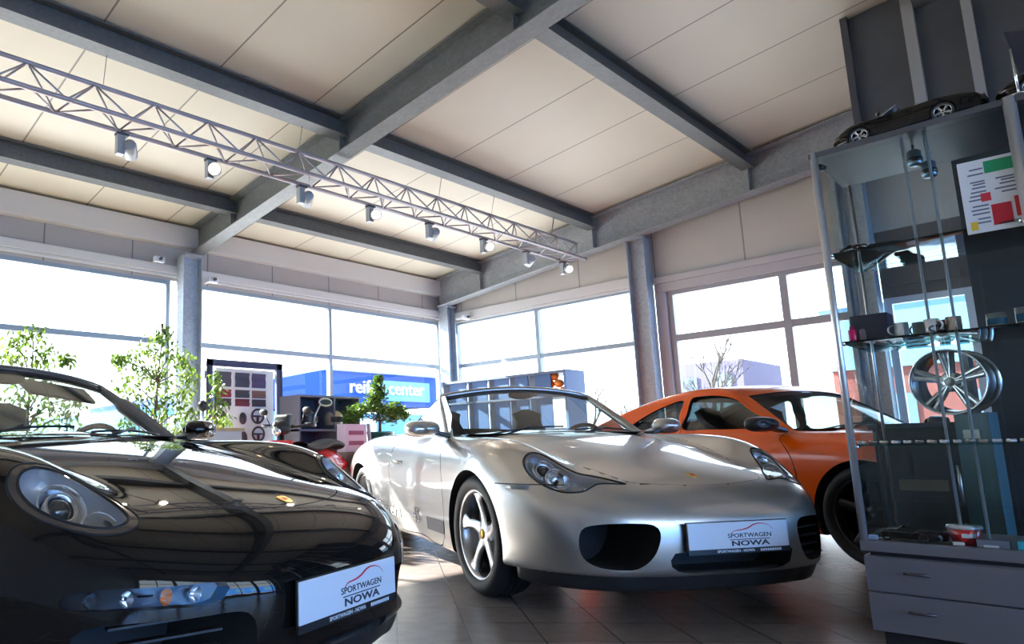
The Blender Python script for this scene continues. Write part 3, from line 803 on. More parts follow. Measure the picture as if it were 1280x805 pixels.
    for sd in ((1,) if kind == 'c4s' else (-1, 1)):     # louvres in the side intakes
        for k in range(4):
            z = .265+.042*k; x0 = float(march(F, [(1.2, sd*.54, z)], (-1,0,0), .8, 90)[0][0])-.045
            MB().bar((x0+.02, sd*.41, z), (x0-.09, sd*.69, z), .03, .006).build('intake_louvre', M_trim, root)
    return root, F, lights

BLACK = dict(kind='carrera', paint=paint('black_paint', (.007,.006,.006), 0., .025, coat=0.), wheel='double', seat=M_leather_g, frame=mat('dark_frame', (.22,.21,.20), .14, .6), pillar=.044, visors=True, surround=mat('lamp_surround', (.16,.13,.11), .12, .6))  # lamp ring is black paint; its brown ceiling reflection is put into the colour
SILVER = dict(kind='c4s', rear=.915, paint=paint('silver_paint', (.60,.585,.56), .88, .32, flake=.05), wheel='twist', seat=M_leather, frame=mat('silver_frame', (.50,.49,.48), .3, .8, coat=1), wy=.745, windows_up=True, glass=glass('silver_car_windscreen', (.46,.56,.56), 1.2, 1.5))
ORANGE = dict(kind='coupe', rear=.905, paint=paint('orange_paint', (.95,.115,.0), 0., .22, coat=.15), wheel='dark', seat=M_leather, frame=M_trim, mirror=M_trim, wy=.745, h=.026)
car_b, Fb, Lb = build_car('sports_car', BLACK, (1.183,2.53), R(-75.1), 'black open-top sports car filling the left foreground, oval headlights')
car_s, Fs, Ls = build_car('sports_car', SILVER, (3.867,2.076), R(-118.4), 'silver convertible sports car with teardrop headlights in the centre')
car_o, Fo, Lo = build_car('sports_car', ORANGE, (6.175,.85), R(-113.4), 'orange sports coupe parked behind the silver convertible')
number_plate(car_s, (.945,0,.395)); number_plate(car_b, (.945,0,.395))

# ------------------------------------------------------------------ showroom shell.  wall back: y=8, wall right: x=9.51, roof rises away from the back wall
YA_, XB_, XL_, YR_ = 8.0, 9.51, -4.2, -5.2
def cz(y): return 3.77+.112*(8-y)
def math_node(nt, op, a, b=None, c=None):
    n = nt.nodes.new('ShaderNodeMath'); n.operation = op
    for i, v in enumerate((a, b, c)):
        if v is None: continue
        if isinstance(v, (int, float)): n.inputs[i].default_value = v
        else: nt.links.new(v, n.inputs[i])
    return n.outputs[0]
def panel_mat(name, col, axis, period, off, lw=.012, rough=.55, dark=.45, noise=.05, ribs=None, bumpy=.0):
    """sheet panels: a dark joint every period along one axis, faint mottling, optional fine ribs"""
    m, nt, b = nodes_of(name); L = nt.links
    g = nt.nodes.new('ShaderNodeNewGeometry'); sp = nt.nodes.new('ShaderNodeSeparateXYZ'); L.new(g.outputs['Position'], sp.inputs[0])
    p = sp.outputs['XYZ'.index(axis)]
    q = math_node(nt, 'SUBTRACT', p, off); f = math_node(nt, 'FLOORED_MODULO', q, period); d = math_node(nt, 'SUBTRACT', f, period/2); a = math_node(nt, 'ABSOLUTE', d)
    line = math_node(nt, 'GREATER_THAN', a, period/2-lw/2)
    n = nt.nodes.new('ShaderNodeTexNoise'); n.inputs['Scale'].default_value = 1.3; n.inputs['Detail'].default_value = 6; L.new(g.outputs['Position'], n.inputs['Vector'])
    c1 = nt.nodes.new('ShaderNodeMixRGB'); c1.inputs[1].default_value = (*[x*(1-noise*2) for x in col], 1); c1.inputs[2].default_value = (*[min(1, x*(1+noise)) for x in col], 1); L.new(n.outputs['Fac'], c1.inputs[0])
    c2 = nt.nodes.new('ShaderNodeMixRGB'); c2.inputs[2].default_value = (*[x*dark for x in col], 1); L.new(c1.outputs[0], c2.inputs[1]); L.new(line, c2.inputs[0])
    L.new(c2.outputs[0], b.inputs['Base Color']); b.inputs['Roughness'].default_value = rough
    h = math_node(nt, 'MULTIPLY', line, -1.0)
    if ribs:
        r = math_node(nt, 'SINE', math_node(nt, 'MULTIPLY', p, 2*PI/ribs)); h = math_node(nt, 'ADD', h, math_node(nt, 'MULTIPLY', r, bumpy))
    bp = nt.nodes.new('ShaderNodeBump'); bp.inputs['Strength'].default_value = .6; bp.inputs['Distance'].default_value = .006; L.new(h, bp.inputs['Height']); L.new(bp.outputs[0], b.inputs['Normal'])
    MATS[name] = m; return m
def galv_mat(name, col, rough=.45):
    m, nt, b = nodes_of(name); L = nt.links
    g = nt.nodes.new('ShaderNodeNewGeometry'); v = nt.nodes.new('ShaderNodeTexVoronoi'); v.inputs['Scale'].default_value = 38; L.new(g.outputs['Position'], v.inputs['Vector'])
    n = nt.nodes.new('ShaderNodeTexNoise'); n.inputs['Scale'].default_value = 5; n.inputs['Detail'].default_value = 5; L.new(g.outputs['Position'], n.inputs['Vector'])
    s = math_node(nt, 'MULTIPLY', math_node(nt, 'ADD', v.outputs['Color'], n.outputs['Fac']), .5)
    c = nt.nodes.new('ShaderNodeMixRGB'); c.inputs[1].default_value = (*[x*.7 for x in col], 1); c.inputs[2].default_value = (*[min(1, x*1.3) for x in col], 1); L.new(s, c.inputs[0])
    L.new(c.outputs[0], b.inputs['Base Color']); b.inputs['Metallic'].default_value = .15; b.inputs['Roughness'].default_value = rough
    MATS[name] = m; return m
def tile_mat():
    m, nt, b = nodes_of('floor_tiles'); L = nt.links
    g = nt.nodes.new('ShaderNodeNewGeometry'); mp = nt.nodes.new('ShaderNodeMapping'); mp.inputs['Rotation'].default_value = (0,0,R(-45)); mp.inputs['Location'].default_value = (-.072,.0,0)
    L.new(g.outputs['Position'], mp.inputs['Vector']); sp = nt.nodes.new('ShaderNodeSeparateXYZ'); L.new(mp.outputs[0], sp.inputs[0])
    T = .308; lines = []; cells = []
    for k, off in ((0, 3.30), (1, -.0)):
        q = math_node(nt, 'SUBTRACT', sp.outputs[k], off); f = math_node(nt, 'FLOORED_MODULO', q, T); a = math_node(nt, 'ABSOLUTE', math_node(nt, 'SUBTRACT', f, T/2))
        lines.append(math_node(nt, 'GREATER_THAN', a, T/2-.003)); cells.append(math_node(nt, 'FLOOR', math_node(nt, 'DIVIDE', q, T)))
    ln = math_node(nt, 'MAXIMUM', *lines)
    cb = nt.nodes.new('ShaderNodeCombineXYZ'); L.new(cells[0], cb.inputs[0]); L.new(cells[1], cb.inputs[1])
    wn = nt.nodes.new('ShaderNodeTexWhiteNoise'); L.new(cb.outputs[0], wn.inputs['Vector'])
    n = nt.nodes.new('ShaderNodeTexNoise'); n.inputs['Scale'].default_value = 14; n.inputs['Detail'].default_value = 8; L.new(g.outputs['Position'], n.inputs['Vector'])
    s = math_node(nt, 'ADD', math_node(nt, 'MULTIPLY', wn.outputs['Value'], .35), math_node(nt, 'MULTIPLY', n.outputs['Fac'], .65))
    c = nt.nodes.new('ShaderNodeMixRGB'); c.inputs[1].default_value = (.135,.108,.098,1); c.inputs[2].default_value = (.28,.235,.215,1); L.new(s, c.inputs[0])
    c2 = nt.nodes.new('ShaderNodeMixRGB'); c2.inputs[2].default_value = (.05,.045,.045,1); L.new(c.outputs[0], c2.inputs[1]); L.new(ln, c2.inputs[0])
    L.new(c2.outputs[0], b.inputs['Base Color']); b.inputs['Roughness'].default_value = .27
    bp = nt.nodes.new('ShaderNodeBump'); bp.inputs['Strength'].default_value = .35; bp.inputs['Distance'].default_value = .002
    L.new(math_node(nt, 'SUBTRACT', math_node(nt, 'MULTIPLY', n.outputs['Fac'], .15), ln), bp.inputs['Height']); L.new(bp.outputs[0], b.inputs['Normal'])
    return m
M_ceil = panel_mat('ceiling_panels', (.66,.61,.485), 'X', 1.04, 4.95, .016, .5, .35)
M_wallA = panel_mat('wall_panels_back', (.40,.36,.32), 'X', 1.08, 2.42, .018, .5, .45)
M_wallB = panel_mat('wall_panels_right', (.50,.46,.40), 'Y', 1.15, .74, .018, .5, .5, ribs=.05, bumpy=.12)
M_wallp = panel_mat('wall_plain', (.52,.50,.47), 'X', 1.2, 0, .01, .6)
M_dark = panel_mat('shaded_cladding', (.045,.045,.05), 'Y', .5, .0, .01, .6)  # unlit end of the right wall, its shade put into the colour
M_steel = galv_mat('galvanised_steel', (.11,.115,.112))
M_steel_l = galv_mat('galvanised_flange_lit', (.80,.81,.80))  # same steel as the webs, brightness of the flanges put into the colour
M_alu = mat('white_aluminium', (.62,.64,.66), .35, .1)
M_frame = mat('grey_window_frame', (.26,.31,.36), .4, .2)
M_lintel = mat('lintel_cladding', (.54,.52,.49), .45)
M_win = glass('window_glass', (.97,.99,.99), .6, 1.4)

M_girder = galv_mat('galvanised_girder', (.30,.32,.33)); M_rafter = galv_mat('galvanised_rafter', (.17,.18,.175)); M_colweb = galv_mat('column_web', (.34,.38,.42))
def structure(o): o['kind'] = 'structure'; return o
structure(MB().box((XL_-.3,YR_-.3,-.12), (XB_+.3,YA_+.25,0)).build('floor', tile_mat()))
# ceiling slab, sloped
v = []
for dz in (0, .14):
    for x, y in ((XL_-.2,YR_-.2),(XB_+.25,YR_-.2),(XB_+.25,YA_+.25),(XL_-.2,YA_+.25)): v.append((x, y, cz(y)+dz))
structure(MB().add(v, [(0,3,2,1),(4,5,6,7),(0,1,5,4),(1,2,6,5),(2,3,7,6),(3,0,4,7)]).build('ceiling', M_ceil))

# --- back wall: sill, panel band above the windows, eaves channel, lintel
wb = MB(); wb.box((XL_,YA_,0), (XB_+.2,YA_+.2,.14)); wb.box((XL_,YA_+.02,3.02), (XB_+.2,YA_+.2,3.80))
structure(wb.build('wall_back', M_wallA))
structure(MB().box((XL_,YA_-.12,3.47), (XB_-.2,YA_+.02,3.745)).build('trim_1', M_lintel, bevel=.006))
structure(MB().box((XL_,YA_-.05,3.10), (XB_-.05,YA_+.02,3.205)).box((XL_,YA_-.02,3.06), (XB_-.05,YA_+.02,3.10)).build('trim_2', M_lintel, bevel=.006))
def window(n, P0, P1, zs, mull, fw=.055, depth=.07, m=None, glassm=None, outset=.06):
    """frame between two floor points: zs sill, transoms.., head; mullions at fractions. glass as a child pane"""
    P0 = Vector((*P0,0)); P1 = Vector((*P1,0)); d = P1-P0; L = d.length; ax = d.normalized(); nr = Vector((-ax.y, ax.x, 0))
    Mx = Matrix(((ax.x,nr.x,0,P0.x),(ax.y,nr.y,0,P0.y),(0,0,1,0),(0,0,0,1)))
    f = MB(); z0, z1 = zs[0], zs[-1]
    for z in (z0, z1-fw): f.box((0,-depth/2,z), (L,depth/2,z+fw), M=Mx)
    for z in zs[1:-1]: f.box((0,-depth/2,z-fw*.6), (L,depth/2,z+fw*.6), M=Mx)
    for x in (0, L-fw): f.box((x,-depth/2-.003,z0-.002), (x+fw,depth/2+.003,z1+.002), M=Mx)
    for q in mull: f.box((q-fw*.55,-depth/2-.006,z0-.001), (q+fw*.55,depth/2+.006,z1+.001), M=Mx)
    o = structure(f.build('window_%d' % n, m or M_frame))
    g = MB().add([(fw*.5,0,z0+fw*.5),(L-fw*.5,0,z0+fw*.5),(L-fw*.5,0,z1-fw*.5),(fw*.5,0,z1-fw*.5)], [(0,1,2,3)], M=Mx).build('pane', glassm or M_win, o)
    return o
window(1, (XL_,YA_+.06), (-.90,YA_+.06), (.14,2.205,3.06), (1.6,))
window(2, (-.70,YA_+.06), (4.03,YA_+.06), (.14,2.205,3.02), (2.35,))
window(3, (4.34,YA_+.06), (9.32,YA_+.06), (.14,2.205,3.02), (2.42,))
# --- right wall
wr = MB(); X = XB_
wr.box((X,1.0,0), (X+.2,YA_+.2,.14)); 
def band(y0, y1, z0): wr.add([(X+a,y,z) for a in (0,.2) for y, z in ((y0,z0),(y1,z0),(y1,cz(y1)+.02),(y0,cz(y0)+.02))], [(0,1,2,3),(7,6,5,4),(0,4,5,1),(1,5,6,2),(2,6,7,3),(3,7,4,0)])
band(4.22, 8.2, 3.02); band(1.72, 4.22, 2.99); band(.98, 1.72, 3.1)
structure(wr.build('wall_right', M_wallB))
structure(MB().box((X-.05,4.50,3.02), (X+.0,7.85,3.16)).box((X-.02,4.50,2.98), (X+.02,7.85,3.02)).build('trim_3', M_lintel, bevel=.006))
structure(MB().box((X-.07,1.98,2.98), (X+.0,4.20,3.07)).box((X-.05,1.98,2.86), (X+.03,4.20,2.98)).box((X-.05,4.06,.0), (X+.03,4.20,2.859)).build('trim_4', mat('door_surround', (.45,.42,.41), .45), bevel=.006))
window(4, (X+.05,7.82), (X+.05,4.50), (.14,2.205,3.0), (1.68,), m=M_frame)
window(5, (X+.04,4.06), (X+.04,1.98), (.05,2.205,2.88), (1.40,), fw=.075, m=mat('taupe_frame', (.33,.32,.33), .4, .1))
window(6, (X+.04,1.72), (X+.04,.98), (.05,2.34), (), fw=.07, m=M_alu)
structure(MB().box((X,.98,2.34), (X+.06,1.72,3.1)).box((X-.03,1.05,2.46), (X,1.66,2.52)).build('trim_5', mat('brown_transom_panel', (.10,.085,.075), .5)))
structure(MB().add([(X+a,y,z) for a in (0,.2) for y, z in ((YR_,0),(.98,0),(.98,cz(.98)+.02),(YR_,cz(YR_)+.02))], [(0,1,2,3),(7,6,5,4),(0,4,5,1),(1,5,6,2),(2,6,7,3),(3,7,4,0)]).build('wall_right_solid', M_dark))
# --- left wall and the glazed front wall behind the viewer
structure(MB().add([(XL_-a,y,z) for a in (0,.2) for y, z in ((YR_,0),(YA_,0),(YA_,cz(YA_)+.02),(YR_,cz(YR_)+.02))], [(3,2,1,0),(4,5,6,7),(0,1,5,4),(1,2,6,5),(2,3,7,6),(3,0,4,7)]).build('wall_left', M_wallp))
wf = MB(); wf.box((XL_,YR_-.2,0), (XB_,YR_,.15)); wf.box((XL_,YR_-.2,3.3), (XB_,YR_,cz(YR_)+.03))
for x in (XL_, -1.0, 2.4, 5.8, 9.3): wf.box((x,YR_-.2,.1), (x+.22,YR_,3.4))
structure(wf.build('wall_front', M_wallp))
for i, x in enumerate((XL_+.22, -.78, 2.62, 6.02)): window(7+i, (x,YR_-.1), (x+3.2,YR_-.1), (.15,2.4,3.3), (1.6,))

# --- steel frame: purlins run along x, rafters along y under the roof, columns
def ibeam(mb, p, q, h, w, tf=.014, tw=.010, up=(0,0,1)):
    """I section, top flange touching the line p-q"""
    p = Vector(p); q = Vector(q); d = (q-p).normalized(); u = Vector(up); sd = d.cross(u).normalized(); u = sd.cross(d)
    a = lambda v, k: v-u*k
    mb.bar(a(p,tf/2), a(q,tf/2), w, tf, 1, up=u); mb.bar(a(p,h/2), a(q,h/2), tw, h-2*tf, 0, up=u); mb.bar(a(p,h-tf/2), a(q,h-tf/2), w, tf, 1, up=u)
XR = [-1.05, 4.36]
for y in (6.95, 4.89, 2.80, .74, -1.32, -3.38):
    for x0, x1 in ((XL_, XR[0]-.02), (XR[0]+.02, XR[1]-.02), (XR[1]+.02, 9.21)):
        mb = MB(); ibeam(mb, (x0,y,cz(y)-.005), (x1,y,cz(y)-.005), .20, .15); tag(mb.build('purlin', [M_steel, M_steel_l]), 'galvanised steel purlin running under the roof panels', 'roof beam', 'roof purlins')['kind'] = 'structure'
for x, nm in ((XR[0], ''), (XR[1], ''), (9.24, '')):
    mb = MB(); ibeam(mb, (x,YA_-.05,cz(YA_-.05)-.02), (x,YR_+.05,cz(YR_+.05)-.02), .50 if x > 5 else .35, .22 if x > 5 else .20)
    if x > 4:
        for y in (6.95, 4.89, 2.80, .74): 
            for s in (-1, 1): mb.box((x-.08,y-.005,cz(y)-(.48 if x > 5 else .34)), (x+.08,y+.005,cz(y)-.03), 0)
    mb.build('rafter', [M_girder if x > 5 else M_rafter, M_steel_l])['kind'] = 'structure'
def column(x, y, h, along='x', w=.26, fl=.20, nm='steel_column'):
    """upright I section; flanges face along the given axis"""
    mb = MB(); a, b = (w/2, fl/2)
    if along == 'x':
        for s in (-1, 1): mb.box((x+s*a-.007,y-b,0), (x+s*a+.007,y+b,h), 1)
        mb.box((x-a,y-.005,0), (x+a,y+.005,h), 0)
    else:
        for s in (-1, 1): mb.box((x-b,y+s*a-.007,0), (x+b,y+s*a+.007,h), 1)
        mb.box((x-.005,y-a,0), (x+.005,y+a,h), 0)
    mb.box((x-b-.06,y-b-.06,0), (x+b+.06,y+b+.06,.02), 1)
    mb.box((x-.13,y-.13,h-.02), (x+.13,y+.13,h), 0)
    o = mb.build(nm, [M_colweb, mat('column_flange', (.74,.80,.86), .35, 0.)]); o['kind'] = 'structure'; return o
column(4.22, 7.85, 3.33, 'x', .26, .18); column(-1.05, 7.85, 3.27, 'x', .26, .18); column(9.36, 7.86, 3.27, 'x', .20, .20)
column(9.38, 4.34, 3.66, 'y', .24, .20); column(9.38, 1.85, 3.94, 'y', .24, .20)
structure(MB().box((5.15,-2.5,0), (5.23,.535,2.5)).build('wall_partition', mat('partition_dark', (.012,.014,.020), .5)))
dc = empty('dark_counter', (5.04,.78,0), 0, 'low black-green counter behind the display cabinet, before the orange coupe', 'counter')
MB().box((-.09,-.22,0), (.07,.25,.86)).build('body', mat('counter_dark', (.012,.020,.020), .35), dc, bevel=.004); MB().box((-.11,-.24,.86), (.09,.27,.89)).build('counter_top', mat('counter_top', (.03,.05,.055), .2), dc, bevel=.004)
MB().box((-.096,-.05,.52), (-.09,.16,.58)).build('tan_strip', mat('strip_tan', (.22,.17,.12), .5), dc); MB().tube([(-.11,-.10,.44),(-.11,-.10,.66)], .008, 8).build('pull_handle', M_satin, dc)
# --- dark clad bulkhead high over the orange car with pale uprights
bk = MB().box((7.2,-2.5,3.22), (7.32,1.30,5.0)); structure(bk.build('wall_bulkhead', mat('bulkhead_cladding', (.085,.088,.095), .55, noise=.3, nscale=3)))
for i, (y, w_) in enumerate(((1.29,.05),(.86,.075),(.505,.06),(.10,.06))):
    structure(MB().box((7.13,y-w_/2,3.22), (7.2,y+w_/2,4.95)).build('trim_%d' % (6+i), mat('upright_dark' if i == 0 else 'upright_pale', (.06,.06,.07) if i == 0 else (.34,.33,.31), .4)))

# ------------------------------------------------------------------ lighting truss with track spots
tr = empty('lighting_truss', (3.0,5.0,3.41), 0, 'long triangular aluminium lighting truss hung under the roof', 'truss')
T0, T1 = -5.2, 5.9; M_tr = mat('truss_aluminium', (.40,.36,.38), .35, .4)
CH = {'top': (0,.26), 'near': (-.13,0), 'far': (.13,0)}
for k, (y, z) in CH.items():
    MB().tube([(T0,y,z),(T1,y,z)], .021, 10).build('chord', M_tr, tr)
lac = []
n = 44; st = (T1-T0)/n
for i in range(n):
    x0 = T0+i*st; x1 = x0+st
    for a, b in (('top','near'), ('top','far'), ('near','far')):
        A, B = (a, b) if i % 2 == 0 else (b, a)
        lac.append(((x0,*CH[A]), (x1,*CH[B])))
mb = MB()
for i, (p, q) in enumerate(lac): mb.tube([p, q], .0085, 6)
o = mb.build('lacing', M_tr, tr); o['kind'] = 'stuff'
for x in (-1.1, .85, 2.9, 3.9, 5.25):
    MB().tube([(x,0,.26),(x,-.06,cz(4.89)-.2-3.41)], .003 if x < 5 else .008, 5).build('hanging_wire', mat('wire', (.25,.25,.26), .4, .8), tr)
M_spot = mat('spot_grey', (.36,.38,.39), .4, .3); M_spotd = mat('spot_inside', (.05,.05,.055), .5)
M_lit = mat('spot_lit', (1,.9,.7), .5, emit=(1,.70,.34), es=14.); M_face = mat('spot_reflector', (.9,.9,.88), .3, .3, emit=(1,.96,.88), es=1.6)
SP = [(2.12,'away','grey box-and-can track spot, leftmost on the truss'), (2.95,'lit','glowing warm track spot, the only bright flaring lamp on the truss'), (3.98,'away','grey track spot on the truss below the big rafter'), (4.92,'face','track spot with pale round face, first right of the big rafter'),
      (5.87,'away','grey track spot between two pale-faced spots on the truss'), (6.89,'face','pale-faced track spot near the right third of the truss'), (7.82,'away','grey track spot second from the right end of the truss'), (8.72,'face','pale-faced track spot at the right end of the truss')]
for x, kind, lab in SP:
    t = empty('track_spot', (x,5.13,3.41), 0, lab, 'spotlight', 'track spots on the truss')
    MB().box((-.05,-.03,-.035), (.05,.03,-.015)).tube([(0,0,-.015),(0,0,.0)], .012, 8).build('clamp', M_spotd, t)
    MB().box((-.045,-.03,-.20), (.02,.03,-.035)).build('driver_box', M_spot, t, bevel=.004)
    d = Vector((.45,.85,-.30)) if kind == 'away' else Vector((-.55,-.80,-.28))
    c = Vector((.075,.0,-.13)) if kind == 'away' else Vector((.01,-.06,-.13)); Mx = Matrix.Translation(c) @ rot_to(d)
    b = MB(); b.lathe([(.0,-.075),(.045,-.07),(.055,-.05),(.058,.075),(.052,.077),(.048,.03),(.0,.02)], 24, M=Mx); b.build('lamp_head', M_spot, t)
    f = MB(); f.lathe([(.0,.05),(.035,.052),(.050,.068)], 20, M=Mx, caps=False); f.build('lamp_face', {'lit': M_lit, 'face': M_face, 'away': M_spotd}[kind], t)
    MB().bar((0,0,-.11), tuple(c), .012, .03).build('yoke', M_spotd, t)
    if kind in ('lit', 'face'):
        l = bpy.data.lights.new('spot_beam', 'SPOT'); lo = bpy.data.objects.new('spot_beam', l); COL.objects.link(lo); l.energy = 55 if kind == 'lit' else 25; l.spot_size = R(50); l.spot_blend = .6; l.color = (1,.82,.6); l.shadow_soft_size = .04
        lo.parent = t; lo.location = c+d.normalized()*.09; lo.rotation_euler = d.to_track_quat('-Z', 'Y').to_euler()
# small fittings at the column heads
for x, y, z, lab in ((4.5,7.80,3.05,'small pale sensor box beside the column head on the back wall'), (3.75,7.86,3.22,'small pale loudspeaker on the panel band left of the back column'), (9.33,7.45,3.02,'small camera on a bracket in the corner by the right windows')):
    t = empty('security_camera', (x,y,z), 0, lab, 'camera')
    MB().box((-.04,-.05,-.035), (.10,.02,.035)).build('housing', M_alu, t, bevel=.008); MB().box((.01,.02,-.012), (.05,.20,.012)).build('bracket', M_alu, t); MB().lathe([(0,0),(.02,.0),(.02,.05),(0,.05)], 12, M=Matrix.Translation((.03,-.04,0)) @ Matrix.Rotation(R(90), 4, 'X')).build('lens', M_spotd, t)

# ------------------------------------------------------------------ glass display cabinet, front face at x=3.5, running right from y=.80
CX, CD, CY1, CY0 = 3.485, .52, .81, -.72
M_lam = mat('cabinet_laminate', (.17,.165,.185), .4, noise=.04, nscale=5); M_lamd = mat('cabinet_gap', (.02,.02,.025), .6)
M_cg = glass('cabinet_glass', (.80,.90,.93), .9, 1.5); M_shelf = glass('shelf_glass', (.55,.80,.80), 1., 1.5)
cab = empty('display_cabinet', (CX+CD/2,(CY0+CY1)/2,0), 0, 'glass display cabinet with chrome posts on a grey drawer base, right edge', 'cabinet')
def C_(x, y, z): return (x-(CX+CD/2), y-(CY0+CY1)/2, z)
def cbox(name, a, b, m, parent=None, bevel=0): return MB().box(C_(*a), C_(*b)).build(name, m, parent or cab, bevel=bevel)
cbox('plinth', (CX+.03,CY0+.03,0), (CX+CD-.02,CY1-.03,.055), M_lamd)
cbox('base', (CX+.008,CY0,.055), (CX+CD,CY1,.345), M_lam, bevel=.003)
cbox('base_top', (CX-.004,CY0-.01,.362), (CX+CD+.01,CY1+.006,.405), M_lam, bevel=.003)
cbox('shadow_gap', (CX+.02,CY0+.02,.345), (CX+CD-.02,CY1-.02,.362), M_lamd)
for ya, yb in ((CY1-.003, .06),(.054, CY0+.003)):
    for z0, z1 in ((.06,.205),(.211,.342)):
        d = cbox('drawer', (CX-.012,ya,z0), (CX+.010,yb,z1), M_lam, bevel=.002)
        yh = ya-.165; k = MB(); k.tube([C_(CX-.03,yh-.04,(z0+z1)/2+.015),C_(CX-.03,yh+.04,(z0+z1)/2+.015)], .005, 8)
        for q in (-.03,.03): k.tube([C_(CX-.03,yh+q,(z0+z1)/2+.015),C_(CX-.01,yh+q,(z0+z1)/2+.015)], .004, 6)
        k.build('handle', mat('drawer_pull', (.12,.12,.13), .35, .8), d)
cbox('top_panel', (CX-.01,CY0-.01,2.035), (CX+CD+.01,CY1+.008,2.06), mat('cabinet_top', (.09,.092,.10), .4), bevel=.002)
for y in (.80, .178, -.60):
    MB().tube([C_(CX,y,.405),C_(CX,y,2.062)], .014 if y > .5 else .019, 14).build('corner_post', mat('post_silver', (.72,.73,.76), .3, .75), cab)
for y in (.79, -.70): MB().tube([C_(CX+CD,y,.405),C_(CX+CD,y,2.035)], .006, 10).build('rear_post', M_satin, cab)
for y in (.505, .430): MB().tube([C_(CX+.045,y,.405),C_(CX+.045,y,2.035)], .005, 8).build('support_rod', mat('rod_pale', (.85,.88,.90), .3), cab)
for a, b, nm in (((CX+.034,.775),(CX+.034,.20),'front_pane'), ((CX+.034,.155),(CX+.034,-.58),'front_pane'), ((CX+.02,.803),(CX+CD-.01,.803),'side_pane'), ((CX+CD-.005,.79),(CX+CD-.005,-.69),'rear_pane')):
    MB().add([C_(*a,.407),C_(*b,.407),C_(*b,2.034),C_(*a,2.034)], [(0,1,2,3)]).build(nm, M_cg, cab)
for z in (.785, 1.215, 1.60):
    cbox('shelf', (CX+.02,CY0+.02,z-.005), (CX+CD-.01,CY1-.015,z+.003), M_shelf)
    for y in (.785, .20): MB().tube([C_(CX,y,z-.008),C_(CX+.035,y,z-.008)], .008, 8).build('shelf_clip', M_chrome, cab)
MB().tube([C_(CX+.02,.788,2.0),C_(CX+.05,.78,2.0)], .013, 10).build('lock', M_trim, cab)
for y, z, lab in ((.49,2.02,'small round spotlight hanging at the cabinet top, left of the pair'), (.445,2.02,'small round spotlight hanging lower under the cabinet top, right of the pair')):
    d_ = 0 if y > .46 else .075
    t = empty('cabinet_lamp', (CX+.17 if d_ == 0 else CX+.13,y,2.034), 0, lab, 'lamp', 'cabinet spotlights')
    b = MB(); b.tube([(0,0,0),(0,0,-.03-d_)], .004, 6); b.lathe([(0,-.09-d_),(.021,-.09-d_),(.024,-.085-d_),(.024,-.03-d_),(.015,-.022-d_),(0,-.022-d_)], 18); b.build('lamp_body', mat('lamp_teal_grey', (.20,.28,.32), .3, .6), t)
    b = MB(); b.lathe([(0,-.088-d_),(.027,-.075-d_),(.027,-.06-d_),(.022,-.055-d_)], 18, caps=False); b.build('collar', M_trim, t)

def simple(name, mb, m, label, cat, group=None, bevel=0, kind=None):
    o = mb.build(name, m, bevel=bevel); return tag(o, label, cat, group, kind)
def at(o, loc, rz=0): o.location = loc; o.rotation_euler = (0,0,rz); return o
# product poster propped on the upper shelf
ps = empty('product_poster', (3.506,.262,1.575), R(4), 'white product poster with green box and red picture blocks, upper shelf', 'poster')
MB().box((0,-.20,0), (.006,.088,.285)).build('board', mat('poster_white', (.78,.80,.84), .4), ps, bevel=.002)
def pcol(name, rects, m): 
    for i, (y0, z0, y1, z1) in enumerate(rects): MB().box((-.0012,y0,z0), (0,y1,z1)).build(name, m, ps)
pcol('green_block', [(-.085,.225,.015,.272)], mat('poster_green', (.02,.32,.14), .4)); pcol('red_picture', [(-.042,.02,.012,.10),(-.105,.04,-.052,.118)], mat('poster_red', (.55,.02,.04), .4)); pcol('red_stamp', [(.008,.118,.036,.150)], mat('poster_red2', (.70,.05,.07), .4))
tb = MB(); rr = random.Random(3)
for z in (.245,.225,.195,.185,.172,.155,.14,.125,.1,.085,.07,.05,.035):
    for y0, w_ in ((.018,.055),(-.062,.06),(-.16,.07)):
        if z > .2 and y0 < .0: continue
        if z < .13 and y0 < 0: continue
        tb.box((-.0008,y0,z), (0,y0+w_*rr.uniform(.6,1),z+.006))
tb.build('printed_lines', mat('print_grey', (.16,.18,.26), .5), ps)['kind'] = 'stuff'
MB().box((-.0012,.055,.012), (0,.075,.045)).build('yellow_mark', mat('poster_yellow', (.8,.55,.05), .5), ps)
simple('orange_leaflet', MB().box((3.505,-.02,1.64), (3.510,.135,1.90)), mat('leaflet_orange', (.85,.42,.22), .5), 'orange leaflet behind the front post at the right picture edge', 'leaflet')
